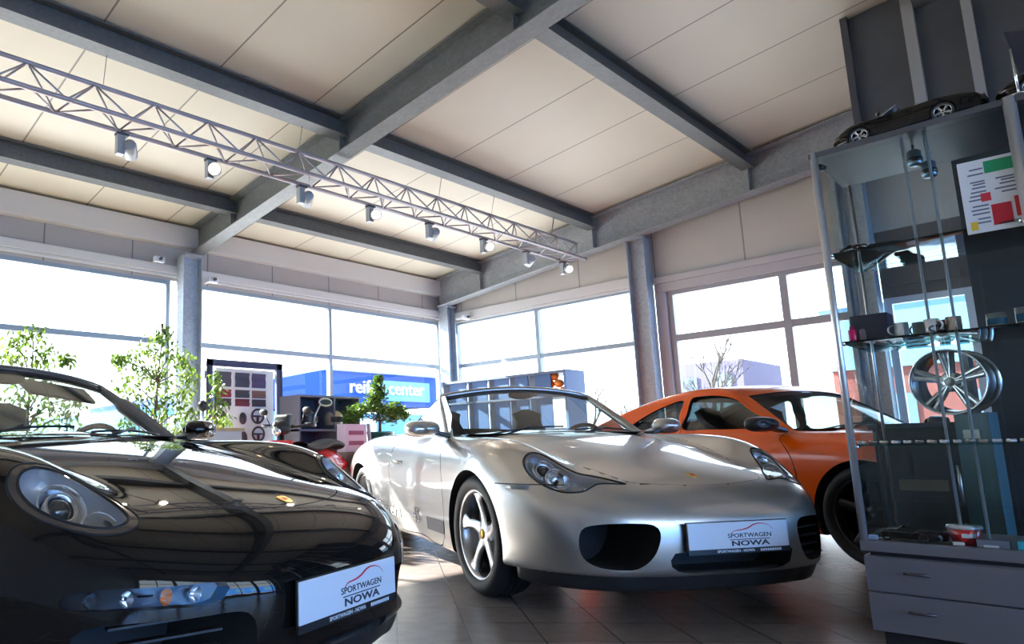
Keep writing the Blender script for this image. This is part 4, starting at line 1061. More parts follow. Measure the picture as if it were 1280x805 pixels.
# mugs and cups on the middle shelf
def mug(x, y, z, r, h, m, lab, group, band=None, name='mug'):
    t = empty(name, (x,y,z), R(rnd.uniform(0,360)), lab, 'mug', group)
    MB().lathe([(0,.0),(r*.85,0),(r,.006),(r,h),(r-.003,h),(r-.004,.006),(0,.005)], 22).build('cup', m, t)
    MB().tube([(r*.95+.022*math.sin(a)*1., 0, h*.5+.025*math.cos(a)*h/.07) for a in np.linspace(.15, PI-.15, 9)], .0035, 6).build('handle', m, t)
    if band: MB().lathe([(r+.0006,h*.15),(r+.0006,h*.62)], 22, caps=False).build('coloured_band', band, t)
    return t
M_por = mat('porcelain', (.62,.62,.60), .2, coat=.5); zs = 1.2185
for i, (y, dx, m, lab) in enumerate(((.595,.05,M_por,'white porcelain mug, leftmost of the mug cluster on the middle shelf'), (.545,.10,mat('mug_grey', (.30,.36,.38), .3),'grey mug behind the white ones in the mug cluster'), (.50,.045,M_por,'white mug beside the chrome rod on the middle shelf'),
     (.465,.12,mat('mug_maroon', (.30,.03,.05), .3),'dark red mug in the cluster on the middle shelf'), (.435,.05,mat('mug_cream', (.55,.45,.36), .3),'cream mug, right end of the mug cluster'), (.475,.04,mat('mug_black', (.02,.02,.02), .2),'small black mug in front of the dark red mug'))):
    mug(3.49+dx, y, zs, .024 if i != 5 else .018, .055 if i != 5 else .03, m, lab, 'mugs on the middle shelf')
mug(3.56, .315, 1.215+.003, .030, .052, M_por, 'white mug with blue band, left one at the right side of the middle shelf', 'blue-banded mugs', mat('mug_blue', (.02,.22,.42), .3))
mug(3.56, .235, 1.215+.003, .030, .062, M_por, 'white mug with blue band at the right picture edge', 'blue-banded mugs', mat('mug_blue', (.02,.22,.42), .3))
simple('dark_gift_box', MB().box((3.60,.645,1.2185), (3.70,.775,1.335)), mat('navy_box', (.02,.018,.05), .5), 'dark navy box behind the pink bottle on the middle shelf', 'box', bevel=.003)
pb_ = MB(); pb_.lathe([(0,0),(.015,0),(.016,.004),(.016,.045),(.010,.052),(.010,.062),(0,.062)], 18); simple('pink_bottle', pb_, mat('pink', (.75,.02,.14), .25), 'small bright pink bottle at the left end of the middle shelf', 'bottle').location = (3.53,.755,1.2185)
pb_ = MB(); pb_.lathe([(0,0),(.010,0),(.010,.04),(.006,.048),(0,.048)], 14); simple('pale_bottle', pb_, mat('pale_pink', (.75,.5,.5), .3), 'small pale pink bottle right beside the bright pink bottle', 'bottle').location = (3.535,.722,1.2185)
# row of badges and key fobs on the lower glass shelf
kf = [mat('fob_%d' % i, c, .3, .3) for i, c in enumerate(((.70,.68,.62),(.16,.13,.11),(.42,.34,.26),(.62,.64,.66)))]
pos = ('left end','second from left','third from left','fourth from left','fifth from left','sixth from left','left of the middle','middle','right of the middle','sixth from right','fifth from right','fourth from right','third from right','second from right','right end','far right edge')
for i in range(16):
    y = .77-i*.037; t = empty('key_fob', (3.51,y,.7885), R(rnd.uniform(-30,30)), 'small key fob in the row on the lower glass shelf, %s' % pos[i], 'key fob', 'key fobs on the lower glass shelf')
    MB().box((-.012,-.012,0), (.012,.012,.012)).build('fob', kf[i % 4], t, bevel=.004); MB().tube([(.012*math.cos(a)-.004,.0+.012*math.sin(a),.010+.003*math.sin(a)) for a in np.linspace(0,2*PI,13)[:-1]], .0012, 5, closed=True).build('ring', M_chrome, t)
# on the cabinet base
zb = .4055
t = empty('red_helmet_cup', (3.56,.50,zb), R(200), 'red and white tub-shaped cup on the cabinet base', 'cup')
MB().lathe([(0,0),(.032,0),(.040,.012),(.052,.060),(.050,.061),(.036,.012),(0,.010)], 24).build('tub', mat('tub_red', (.62,.02,.02), .25, coat=.5), t)
MB().lathe([(.0,.074),(.050,.074),(.054,.068),(.054,.060),(.0,.060)], 24).build('white_lid', M_por, t); MB().box((.040,-.02,.03), (.0475,.02,.045)).build('white_label', M_por, t)
for (x, y, sx, sy, h, m, lab) in ((3.53,.42,.05,.09,.028,mat('grey_case', (.16,.18,.22), .4),'flat grey case on the cabinet base right of the red cup'), (3.512,.425,.015,.045,.012,M_por,'white card lying before the grey case'), (3.53,.33,.05,.05,.03,mat('cyan_case', (.03,.45,.60), .4),'cyan case at the right edge of the cabinet base'),
        (3.515,.515,.015,.035,.014,M_por,'small white tag in front of the red cup'), (3.515,.775,.02,.03,.018,mat('blue_white', (.35,.45,.70), .4),'small blue and white box at the left corner of the base')):
    at(simple('small_case', MB().box((-sx/2,-sy/2,0), (sx/2,sy/2,h)), m, lab, 'case', bevel=.003), (x,y,zb))

# ------------------------------------------------------------------ model cars: scaled copies of the black convertible
def copy_car(src, scale, loc, rz, label, group, keep=None, swap=None):
    c = src.copy(); COL.objects.link(c); c.location = loc; c.rotation_euler = (0,0,rz); c.scale = (scale,)*3
    c.name = 'model_car'; tag(c, label, 'model car', group)
    for ch in list(src.children):
        b = ch.name.split('.')[0]
        if b == 'number_plate' or (keep and b not in keep): continue
        q = ch.copy(); COL.objects.link(q); q.parent = c
        if not keep:
            for g in list(ch.children):
                r = g.copy(); COL.objects.link(r); r.parent = q
        if swap and b in swap: 
            for s_ in q.material_slots: s_.link = 'OBJECT'; s_.material = swap[b]
    return c
BASIC = ('body','hood','door','wheel','windscreen','windscreen_frame','front_lip','headlight','seat')
m1 = copy_car(car_b, 1/8.6, (3.63,.640,2.0605), R(90), 'big black model convertible on top of the cabinet, front one with orange headlight', 'model cars on the cabinet top')
m2 = copy_car(car_b, 1/8.6, (3.63,.112,2.0605), R(90), 'black model car behind the front one on the cabinet top, right picture edge', 'model cars on the cabinet top')
for q in m1.children:
    if q.name.startswith('headlight'): 
        for s_ in q.material_slots: s_.link = 'OBJECT'; s_.material = M_amber
copy_car(car_b, 1/19, (3.58,.73,zb), R(80), 'black model car on the cabinet base behind the left post', 'model cars on the cabinet base', BASIC)
copy_car(car_b, 1/40, (3.56,.745,1.6035), R(60), 'tiny dark model car on the top glass shelf, left of two', 'tiny model cars', ('body','hood','door','wheel','windscreen'))
copy_car(car_b, 1/32, (3.60,.665,1.6035), R(110), 'tiny dark model car with brown trim on the top glass shelf, right of two', 'tiny model cars', ('body','hood','door','wheel','windscreen'))
t = empty('table_flag', (3.50,.150,2.0605), 0, 'small dark pennant on a chrome stick on the cabinet top, right edge', 'flag')
MB().lathe([(0,0),(.03,0),(.03,.006),(.006,.010),(0,.010)], 18).tube([(0,0,.0),(.0,0,.19)], .0045, 8).build('stand', M_chrome, t)
MB().grid(lambda u, v: (.004*math.sin(5*u), -.01-.10*u+.02*v, .085+.18*v*(1-.3*u)+.02*u), 8, 4).build('pennant', mat('pennant_cloth', (.03,.025,.035), .8), t)

# ------------------------------------------------------------------ alloy rim on a teal stand between cabinet and coupe
st = empty('rim_stand', (4.76,.60,0), R(-32+0), 'dark teal panel stand with white label behind the cabinet', 'display stand')
MB().box((.04,-.08,0), (.10,.09,.93)).box((-.05,-.14,0), (.13,.15,.02)).build('panel', mat('teal_panel', (.015,.085,.11), .4), st, bevel=.004)
MB().box((.036,-.03,.80), (.040,.05,.845)).build('label', M_por, st); MB().box((.05,-.02,.93), (.08,.01,1.24)).build('hook_arm', M_trim, st)
wtmp = None
for ch in car_b.children:
    if ch.name.startswith('wheel'): wtmp = ch; break
rm_src = [c for c in wtmp.children if c.name.startswith('rim')][0]
ro = rm_src.copy(); COL.objects.link(ro); ro.name = 'alloy_rim'; ro.parent = None; ro.matrix_parent_inverse = Matrix(); ro.scale = (.68,)*3
ro.location = (4.63,.60,1.085); ro.rotation_euler = (Vector((-.95,.30,-.02))).to_track_quat('Z', 'Y').to_euler(); tag(ro, 'bright five-spoke alloy rim hung on the teal stand', 'wheel rim')
hb = MB(); hb.lathe([(0,.08),(.03,.078),(.034,.06)], 16, caps=False); h_ = hb.build('centre_cap', M_por, ro)

# ------------------------------------------------------------------ plants
def leaf_mat(name, a, b):
    m, nt, bs = nodes_of(name); L = nt.links
    g = nt.nodes.new('ShaderNodeNewGeometry'); n = nt.nodes.new('ShaderNodeTexWhiteNoise'); n.noise_dimensions = '1D'; L.new(g.outputs['Random Per Island'], n.inputs['W'])
    c = nt.nodes.new('ShaderNodeMixRGB'); c.inputs[1].default_value = (*a,1); c.inputs[2].default_value = (*b,1); L.new(n.outputs['Value'], c.inputs[0])
    bs.inputs['Roughness'].default_value = .4; L.new(c.outputs[0], bs.inputs['Base Color'])
    o = nt.nodes['Material Output']; t = nt.nodes.new('ShaderNodeBsdfTranslucent'); L.new(c.outputs[0], t.inputs[0]); mx = nt.nodes.new('ShaderNodeMixShader'); mx.inputs[0].default_value = .3
    L.new(bs.outputs[0], mx.inputs[1]); L.new(t.outputs[0], mx.inputs[2]); L.new(mx.outputs[0], o.inputs[0])
    MATS[name] = m; return m
M_leaf = leaf_mat('ficus_leaf', (.03,.09,.012), (.24,.36,.05)); M_leaf2 = leaf_mat('bonsai_leaf', (.02,.08,.012), (.20,.33,.04)); M_bark = mat('bark_brown', (.16,.11,.07), .9, noise=.4, nscale=20)
def add_leaf(mb, p, d, L, w, r):
    d = d.normalized(); s = d.cross(Vector((r.uniform(-1,1),r.uniform(-1,1),1))).normalized(); n = s.cross(d)
    pts = [p, p+d*L*.35+s*w*.5+n*L*.03, p+d*L*.72+s*w*.36, p+d*L-n*L*.08, p+d*L*.72-s*w*.36, p+d*L*.35-s*w*.5+n*L*.03]
    mid = p+d*L*.5-n*L*.06
    mb.add([tuple(q) for q in pts]+[tuple(mid)], [(0,1,6),(1,2,6),(2,3,6),(3,4,6),(4,5,6),(5,0,6)], 0, True)
def ficus(x, y, blobs, h0, lab, seed, nper, leaf=(.06,.028), potm=None, potr=.16, poth=.34, ml=None, name='potted_ficus', z0=0., droop=-.8):
    """blobs: crown clusters (dx,dy,z,r)"""
    r = random.Random(seed); t = empty(name, (x,y,z0), 0, lab, 'plant')
    b = MB(); lf = MB(); base = Vector((0,0,poth*.8)); 
    top = Vector((0,0,h0)); trunk = [base, base+(top-base)*.4+Vector((.02,.01,0)), base+(top-base)*.75+Vector((-.02,0,0)), top]; b.tube(trunk, [.02,.017,.014,.010], 8)
    for dx, dy, z, rad in blobs:
        c = Vector((dx,dy,z)); k = r.choice(trunk[1:]); k = top if z > h0 else base+(top-base)*max(.4, min(1, (z-.25)/max(h0,.1)))
        b.tube([k, (k+c)/2+Vector((0,0,.05)), c], [.008,.006,.003], 6)
        for j in range(nper):
            v = Vector((r.gauss(0,1),r.gauss(0,1),r.gauss(0,1))).normalized()*rad*r.random()**.5
            p = c+v; d = Vector((r.uniform(-1,1),r.uniform(-1,1),droop+r.uniform(-.6,.6)))
            if j % 5 == 0: b.tube([c+v*.2, p], .0018, 4)
            add_leaf(lf, p, d, leaf[0]*r.uniform(.7,1.2), leaf[1]*r.uniform(.8,1.2), r)
    b.build('trunk', M_bark, t); lf.build('foliage', ml or M_leaf, t)
    p = MB(); p.lathe([(0,0),(potr*.72,0),(potr*.76,.01),(potr,poth*.9),(potr*1.05,poth*.9),(potr*1.05,poth),(potr*.95,poth),(potr*.93,poth*.85),(0,poth*.85)], 30); p.build('pot', potm or mat('pot_white', (.7,.7,.68), .4), t)
    s = MB(); s.lathe([(0,poth*.86),(potr*.92,poth*.86)], 20, caps=False); s.build('soil', mat('soil', (.05,.035,.025), .95, noise=.4, nscale=60), t)
    return t
r_ = random.Random(21)
bl = [(.05,.0,2.02,.12),(-.02,.1,1.88,.16),(.12,-.05,1.80,.15),(-.28,.05,1.74,.13),(-.42,.0,1.72,.09),(.30,.0,1.74,.14),(-.15,-.1,1.62,.17),(.10,.1,1.60,.17),(.38,.05,1.58,.12),(-.30,.1,1.48,.16),(.0,0,1.42,.19),(.25,-.05,1.40,.17),(-.2,0,1.28,.18),(.1,.05,1.22,.18),(.33,0,1.20,.14),(-.05,.05,1.05,.17),(.22,0,1.02,.15),(-.30,0,1.12,.12)]
ficus(3.12, 6.45, bl, 1.5, 'tall airy ficus in a pot before the middle column of the back wall', 4, 80)
bl2 = [(.0,0,1.86,.12),(-.12,.1,1.78,.14),(.12,0,1.70,.13),(-.2,0,1.62,.15),(.02,0,1.55,.16),(.3,.0,1.66,.08),(.15,0,1.40,.17),(-.1,0,1.32,.18),(.25,0,1.25,.17),(.05,0,1.15,.18),(.42,0,1.30,.12),(.35,0,1.12,.13)]
ficus(1.85, 6.3, bl2, 1.45, 'airy ficus behind the windscreen of the black car, left edge', 9, 70)
ficus(3.86, 6.55, [(.0,0,1.62,.08),(.03,0,1.5,.09),(-.02,0,1.40,.10),(.05,0,1.27,.12),(-.05,0,1.18,.12),(.12,0,1.15,.10)], 1.45, 'slender small-leaved ficus directly left of the leather sample board', 14, 50)
M_teal = mat('teal_glaze', (.05,.22,.20), .15, coat=1, noise=.5, nscale=4)
# ------------------------------------------------------------------ display board with leather samples
bd = empty('sample_board', (4.66,7.2,0), 0, 'white sample board in a dark blue frame with leather swatches', 'display board')
M_fr = mat('dark_blue_frame', (.055,.065,.13), .4)
MB().box((-.56,-.02,0), (-.47,.03,1.90)).box((.47,-.02,0), (.56,.03,1.90)).box((-.56,-.02,1.82), (.56,.03,1.90)).box((-.60,-.10,0), (-.46,.10,.03)).box((.46,-.10,0), (.60,.10,.03)).build('frame', M_fr, bd, bevel=.004)
MB().box((-.42,-.012,.45), (.42,.012,1.80)).build('board', mat('board_white', (.80,.76,.70), .5), bd)
for x in (-.3,.3): MB().tube([(x,0,1.80),(x,0,1.83)], .006, 6).build('hanger', M_satin, bd)
sw_c = [((.07,.065,.085),(.05,.05,.08),(.07,.05,.12)), ((.26,.02,.05),(.05,.055,.06),(.22,.10,.07)), ((.06,.045,.05),(.16,.03,.05),(.05,.04,.06))]
for i, (z0, z1) in enumerate(((1.575,1.755),(1.445,1.54),(1.34,1.43))):
    for j, xc in enumerate((-.32,-.055,.19)):
        def sw(u, v, z0=z0, z1=z1, xc=xc): return (xc-.105+.21*u, -.016-.010*abs(math.sin(PI*v*1.5)), z0+(z1-z0)*v)
        MB().grid(sw, 2, 10).build('leather_swatch', mat('swatch_%d%d' % (i,j), sw_c[i][j], .55), bd)
for xc, zc_, w_, h_ in ((-.34,1.16,.035,.12),(-.06,1.19,.05,.075),(-.05,.95,.05,.085)):
    MB().sphere((xc,-.045,zc_), 1, 14, 0, (w_,.035,h_)).build('gear_grip', mat('grip_dark', (.05,.025,.04), .4), bd)
for xc, zc_, tilt in ((.16,1.22,0),(.17,1.0,0)):
    q = MB(); q.tube([(xc+.085*math.cos(a),-.04,zc_+.085*math.sin(a)) for a in np.linspace(0,2*PI,25)[:-1]], .013, 8, closed=True); q.bar((xc-.08,-.04,zc_), (xc+.08,-.04,zc_), .03, .02); q.bar((xc,-.04,zc_), (xc,-.04,zc_-.08), .03, .02); q.build('sample_steering_wheel', mat('grip_dark', (.05,.025,.04), .4), bd)
# ------------------------------------------------------------------ planter box with a ball ornament
t = empty('planter_box', (3.62,6.12,0), 0, 'white planter box with wooden rim below the sample board', 'planter')
MB().box((-.20,-.16,0), (.20,.16,1.0)).build('box', M_por, t, bevel=.006); MB().box((-.22,-.18,1.0), (.22,.18,1.03)).build('rim', mat('rim_wood', (.50,.36,.18), .6, noise=.2), t, bevel=.003)
t = empty('ball_ornament', (3.42,6.05,1.03), 0, 'black ball on a short stem standing on the white planter box', 'ornament'); MB().sphere((0,0,.22), .055, 18).build('ball', M_trim, t); MB().tube([(0,0,0),(0,0,.18)], .008, 8).lathe([(0,0),(.04,0),(.04,.01),(0,.012)], 16).build('stem', M_satin, t)
# ------------------------------------------------------------------ grey shelving unit by the back wall with accessories
sh = empty('shelving_unit', (5.58,6.85,0), 0, 'grey open shelving unit at the back wall, left of the bonsai', 'shelf')
M_sh = mat('shelf_grey', (.20,.20,.25), .5); M_shd = mat('shelf_back', (.07,.11,.17), .5)
MB().box((-.50,.20,0), (.50,.22,1.44)).build('back_panel', M_shd, sh)
for x in (-.50,.06,.48): MB().box((x,-.2,0), (x+.025,.2,1.44)).build('upright', M_sh, sh)
for z in (.06,.55,1.02,1.44): MB().box((-.50,-.22,z), (.505,.21,z+.025)).build('board', M_sh, sh)
MB().box((.08,-.215,.57), (.48,-.20,1.0)).build('door', M_sh, sh)
def helmet(loc, rz, m, lab, vis):
    t = empty('helmet', loc, rz, lab, 'helmet', 'helmets on the shelving unit'); b = MB()
    def f(u, v):
        a = 2*PI*v; th = PI*.72*u; r = .125*math.sin(th)**.9 if th < PI/2 else .125-.02*(th-PI/2)
        return (r*1.12*math.cos(a), r*math.sin(a), .13+.12*math.cos(th))
    b.grid(f, 14, 28); b.build('shell', m, t); q = MB(); q.grid(lambda u, v: (.143*math.cos((u-.5)*2.0), .128*math.sin((u-.5)*2.0), .09+.07*v), 12, 4); q.build('visor', vis, t); return t
helmet((5.72,6.76,1.045), R(-90), mat('helmet_cream', (.62,.58,.42), .2, coat=1), 'cream open helmet on the shelving unit', M_trim)
helmet((5.30,6.76,1.045), R(-100), mat('helmet_blue', (.03,.05,.09), .2, coat=1), 'dark blue helmet on the left side of the shelving unit', M_trim)
ty = MB(); ty.lathe([(.20,-.10),(.29,-.105),(.315,-.08),(.32,.08),(.29,.105),(.20,.10)], 40, close=True, M=Matrix.Rotation(R(90), 4, 'X')); simple('car_tyre', ty, M_rubber, 'black tyre standing in the open bay of the shelving unit', 'tyre').location = (5.33,6.85,.085+.32)
t = empty('oval_mirror', (5.44,6.58,1.045), 0, 'oval silver-rimmed mirror leaning in front of the shelving unit', 'mirror'); MB().tube([(.10*math.cos(a),.0,.33+.045*math.sin(a)) for a in np.linspace(0,2*PI,25)[:-1]], .012, 8, closed=True).tube([(-.08,0,.30),(-.16,0,.18),(-.18,.02,.045)], .010, 8).tube([(-.18,.04,.045),(-.18,-.02,.045)], .02, 8).build('rim', M_satin, t); MB().grid(lambda u, v: (.10*v*math.cos(2*PI*u), .004, .33+.045*v*math.sin(2*PI*u)), 24, 2).build('mirror_face', M_bulb, t)
# ------------------------------------------------------------------ red motor scooter
sc_ = empty('motor_scooter', (4.62,5.95,-.0), R(196), 'red and black motor scooter parked by the back windows', 'scooter')
for x in (-.48,.50):
    w_ = MB(); w_.lathe([(.15,-.05),(.20,-.06),(.235,-.035),(.24,.035),(.20,.06),(.15,.05)], 32, close=True, M=Matrix.Translation((x,0,.24)) @ Matrix.Rotation(R(90), 4, 'X')); wo = w_.build('wheel', M_rubber, sc_)
    w2 = MB(); w2.lathe([(0,.03),(.04,.03),(.05,.015),(.15,.03),(.16,.0),(.15,-.03),(.05,-.015),(.04,-.03),(0,-.03)], 28, M=Matrix.Translation((x,0,.24)) @ Matrix.Rotation(R(90), 4, 'X')); w2.build('rim', M_satin, wo)
M_scr = mat('scooter_red', (.72,.01,.015), .2, coat=1)
b = MB(); b.grid(lambda u, v: (-.70+.85*u, .15*math.cos(2*PI*v)*(.45+.6*math.sin(PI*min(1,u+.15))), .62+.10*u*(1-u)+(.20*math.sin(2*PI*v))*(.4+.5*math.sin(PI*u))), 14, 20); b.build('rear_body', M_scr, sc_)
b = MB(); b.grid(lambda u, v: (.30+.15*u+.06*math.cos(PI*(v-.5)), .20*math.sin(PI*(v-.5))*(1-.15*u), .28+.62*u), 10, 12); b.box((-.15,-.13,.24), (.36,.13,.30)); b.build('leg_shield', M_scr, sc_)
b = MB(); b.grid(lambda u, v: (-.62+.72*u, .15*math.cos(2*PI*v)*(.8+.2*math.sin(PI*u)), .84+.03*math.sin(2*PI*u)+.05*math.sin(2*PI*v)), 10, 16); b.build('seat', M_leather, sc_)
b = MB(); b.tube([(.50,0,.24),(.46,.0,.55),(.40,0,.98)], .03, 10); b.build('fork', M_trim, sc_)
b = MB(); b.tube([(.30,-.34,1.06),(.36,-.18,1.04),(.39,0,1.02),(.36,.18,1.04),(.30,.34,1.06)], .013, 8); b.tube([(.30,-.34,1.06),(.33,-.24,1.055)], .020, 8); b.tube([(.30,.34,1.06),(.33,.24,1.055)], .020, 8); b.build('handlebar', M_trim, sc_)
MB().sphere((.42,0,1.03), .1, 16, 0, (1.0,1.2,.85)).build('instrument_cowl', M_trim, sc_); MB().sphere((.49,0,1.0), .06, 14, 0, (.6,1,1)).build('headlamp', M_bowl, sc_)
for s in (-1, 1): MB().tube([(.34,s*.20,1.05),(.36,s*.26,1.17)], .006, 6).sphere((.35,s*.29,1.20), .055, 12, 0, (.3,1.1,.75)).build('mirror', M_trim, sc_)
MB().box((.30,-.10,1.04), (.42,.10,1.17)).build('front_bag', mat('bag_dark', (.03,.04,.038), .4), sc_, bevel=.03)
# ------------------------------------------------------------------ low display table with bonsai and boxes
tb_ = empty('display_table', (5.85,6.2,0), 0, 'low brown display table carrying the bonsai', 'table')
M_tb = mat('table_brown', (.20,.14,.11), .5, noise=.2); MB().box((-.50,-.24,.72), (.50,.24,.76)).build('tabletop', M_tb, tb_, bevel=.004)
for x in (-.48,-.12,.45): MB().box((x,-.22,0), (x+.035,.22,.72)).build('side_panel', M_tb, tb_)
MB().box((-.48,-.22,.34), (.48,.22,.365)).build('shelf_board', M_tb, tb_)
simple('red_canister_box', MB().box((5.42,6.02,.366), (5.64,6.2,.66)), mat('box_red', (.60,.02,.04), .35), 'bright red box on the shelf under the display table', 'box', bevel=.01)
simple('small_red_box', MB().box((5.76,6.05,.366), (5.95,6.2,.60)), mat('box_red', (.60,.02,.04), .35), 'red box behind the table panel beside the silver car', 'box', bevel=.01)
t = empty('pink_carton', (5.55,6.22,.7605), 0, 'pale pink printed carton on the display table below the bonsai', 'carton'); MB().box((-.17,-.08,0), (.17,.08,.33)).build('carton', mat('carton_pink', (.72,.55,.66), .6), t, bevel=.003)
for z in (.08,.20): MB().box((-.12,-.083,z), (.12,-.08,z+.05)).build('printed_block', mat('print_maroon', (.30,.06,.14), .6), t)
t = empty('white_sign_stand', (5.83,6.2,.7605), 0, 'narrow white upright stand between carton and bonsai pot', 'stand'); MB().bar((0,0,.01), (-.02,0,.34), .05, .02).box((-.06,-.05,0), (.06,.05,.012)).build('upright', M_alu, t)
bl3 = [(.0,0,.90,.06),(-.02,0,.80,.09),(.04,0,.72,.10),(-.10,0,.66,.10),(.0,.03,.60,.12),(-.16,0,.56,.11),(.14,0,.50,.11),(.0,0,.46,.13),(.26,0,.55,.10),(.36,0,.50,.10),(.44,0,.46,.08),(-.30,0,.50,.12),(-.42,0,.46,.12),(-.50,-.02,.40,.10),(.22,0,.42,.10)]
ficus(6.02, 6.22, bl3, .62, 'bushy bonsai tree in a teal glazed pot on the display table', 17, 210, leaf=(.046,.026), potm=M_teal, potr=.17, poth=.24, ml=M_leaf2, name='bonsai', z0=.7605, droop=.1)
# ------------------------------------------------------------------ blue shelving along the right windows
bs = empty('blue_shelving', (8.85,6.15,0), 0, 'long blue-grey shelving along the right windows behind the silver car', 'shelf')
M_bs = mat('shelf_blue', (.07,.10,.17), .5); M_bsd = mat('shelf_panel_blue', (.03,.09,.24), .5)
MB().box((-.25,-.98,1.80), (.22,1.20,1.835)).build('top_board', M_bs, bs); MB().box((-.25,-.98,1.46), (.22,1.20,1.49)).build('shelf_board', M_bs, bs); MB().box((-.25,-.98,1.0), (.22,1.20,1.03)).build('shelf_board', M_bs, bs); MB().box((-.25,-.98,.05), (.22,1.20,.08)).build('shelf_board', M_bs, bs)
MB().box((-.26,-1.02,0), (.23,-.98,1.84)).build('end_panel', mat('shelf_end_blue', (.09,.19,.38), .5), bs)
MB().box((-.26,1.20,0), (.23,1.24,1.84)).build('end_panel', M_bs, bs)
for y0, y1 in ((.78,1.12),(.38,.66),(-.02,.24),(-.36,-.14),(-.74,-.48)): MB().box((-.20,y0,1.03), (-.18,y1,1.80)).build('panel', M_bsd, bs)
for y in (.70,.30,-.08,-.42): MB().box((-.24,y,.08), (.20,y+.02,1.80)).build('upright', M_bs, bs)
M_or = mat('orange_fruit', (.85,.28,.05), .45, noise=.25, nscale=10)
for i, (dy, dz, lab) in enumerate(((0,0,'bottom left'),(.11,0,'bottom centre'),(.22,0,'bottom right'),(.055,.085,'middle left'),(.165,.085,'middle right'),(.11,.165,'topmost'))):
    o = MB().sphere((0,0,0), .066, 16, 0, (1,1.1,.92)); simple('orange_ball', o, M_or, 'orange ball in the pile on the blue shelving, %s of the pile' % lab, 'ball', 'orange balls on the blue shelving').location = (8.74,5.55-dy*1.3,1.4905+.061+dz*1.3)
for y, m, lab in ((5.80,mat('cup_maroon', (.25,.02,.05), .4),'dark red tin on the blue shelving beside the orange balls'), (5.68,M_trim,'black tin on the blue shelving nearest the orange balls'), (6.0,mat('cup_navy', (.05,.08,.25), .4),'navy tin on the blue shelving, leftmost tin')):
    o = MB(); o.lathe([(0,0),(.045,0),(.045,.10),(.04,.115),(0,.115)], 20); simple('tin', o, m, lab, 'tin', 'tins on the blue shelving').location = (8.68,y,1.4905)

# ------------------------------------------------------------------ outside
def outmat(name, col, rough=.8, n=.1): return mat(name, col, rough, noise=n, nscale=.7)
g = MB().box((-60,8.4,-.25), (120,120,-.13)).box((9.9,-60,-.25), (120,8.4,-.13)).box((-60,-60,-.25), (9.9,-5.6,-.13)).box((-60,-5.6,-.25), (-4.6,8.4,-.13)); structure(g.build('ground_paving', outmat('pale_paving', (.55,.54,.52))))
# blue hall with white roof-edge lettering
bh = empty('blue_hall', (23,27,0), 0, 'bright blue commercial hall with pale lettering beyond the back windows', 'building')
M_b1 = outmat('blue_cladding', (.006,.055,.30)); M_b2 = outmat('light_blue_cladding', (.12,.32,.52)); M_bw = outmat('white_cladding', (.75,.78,.80))
MB().box((-11,0,-.1), (8.8,14,2.6)).build('wall', M_b2, bh)
MB().add([(-7.5,-.2,2.6),(8.6,-.2,3.1),(8.6,-.2,4.75),(-1,-.2,4.75),(-7.5,-.2,3.4)]+[(-7.5,14,2.6),(8.6,14,3.1),(8.6,14,4.75),(-1,14,4.75),(-7.5,14,3.4)], [(0,1,2,3,4),(9,8,7,6,5)]+[(i,i+5,(i+1)%5+5,(i+1)%5) for i in range(5)]).build('fascia', M_b1, bh)
MB().box((-1.0,-.5,4.75), (8.8,14,5.0)).build('roof_edge', outmat('grey_roof_edge', (.30,.36,.40)), bh)
MB().box((3.0,-.35,3.3), (6.9,-.2,4.4)).build('panel', M_b2, bh)
def wall_text(t, size, loc, m, parent, sx=1.): 
    vs, fs = text_mesh(t, size, .06, 'LEFT', 1., sx, .01); MB().add(vs, fs, 0, False, Matrix.Translation(loc) @ Matrix.Rotation(R(90), 4, 'X')).build('sign_lettering', m, parent)
wall_text('reifen center', 1.0, (.6,-.42,3.95), M_bw, bh, 1.1)
for x0, x1 in ((-10.5,-7.8),(-1,2.8)): MB().box((x0,-.1,.2), (x1,0,2.3)).build('shop_window', M_bw, bh)
bl_ = empty('blue_reflection_block', (2,-24,0), 0, 'long blue block added unseen behind the viewer for blue reflections', 'building'); MB().box((-24,-6,-.1), (26,0,4.6)).build('wall', outmat('reflection_blue', (.03,.22,.75)), bl_)  # added unseen block with windows, gives the car bumpers their blue reflections
for k in range(9): MB().box((-22+k*5.2,-.02,1.0), (-19+k*5.2,.08,3.4)).build('window', M_b2, bl_)
# red brick block and a low white hall beyond the right-hand windows
rb = empty('brick_building', (36,6.4,0), 0, 'red brick block seen through the display cabinet', 'building')
MB().box((0,-7.5,-.1), (9,2.2,3.7)).build('wall', mat('red_brick', (.15,.035,.025), .8, noise=.3, nscale=3), rb); MB().box((-.2,-7.7,3.7), (9.2,2.4,6.4)).build('upper_storey', outmat('pale_blue_render', (.12,.22,.30)), rb)
MB().box((-.4,-8,6.4), (9.4,2.6,6.7)).build('roof', M_bw, rb)
for k in range(3): MB().box((-.05,-6.5+k*3,1.2), (.1,-5.0+k*3,2.6)).build('window', mat('dark_pane', (.10,.14,.18), .2), rb)
pb = empty('far_building', (40,15.7,0), 0, 'pale violet flat-roofed building behind the bare tree', 'building')
MB().box((0,-2.2,-.1), (6,1.9,5.1)).build('wall', outmat('violet_render', (.085,.08,.14)), pb)
for y, z in ((.6,3.9),(-1.2,4.0),(-1.0,2.6),(.6,2.4)): MB().box((-.06,y-.45,z-.4), (.1,y+.45,z+.4)).build('window', mat('dark_pane', (.10,.14,.18), .2), pb)
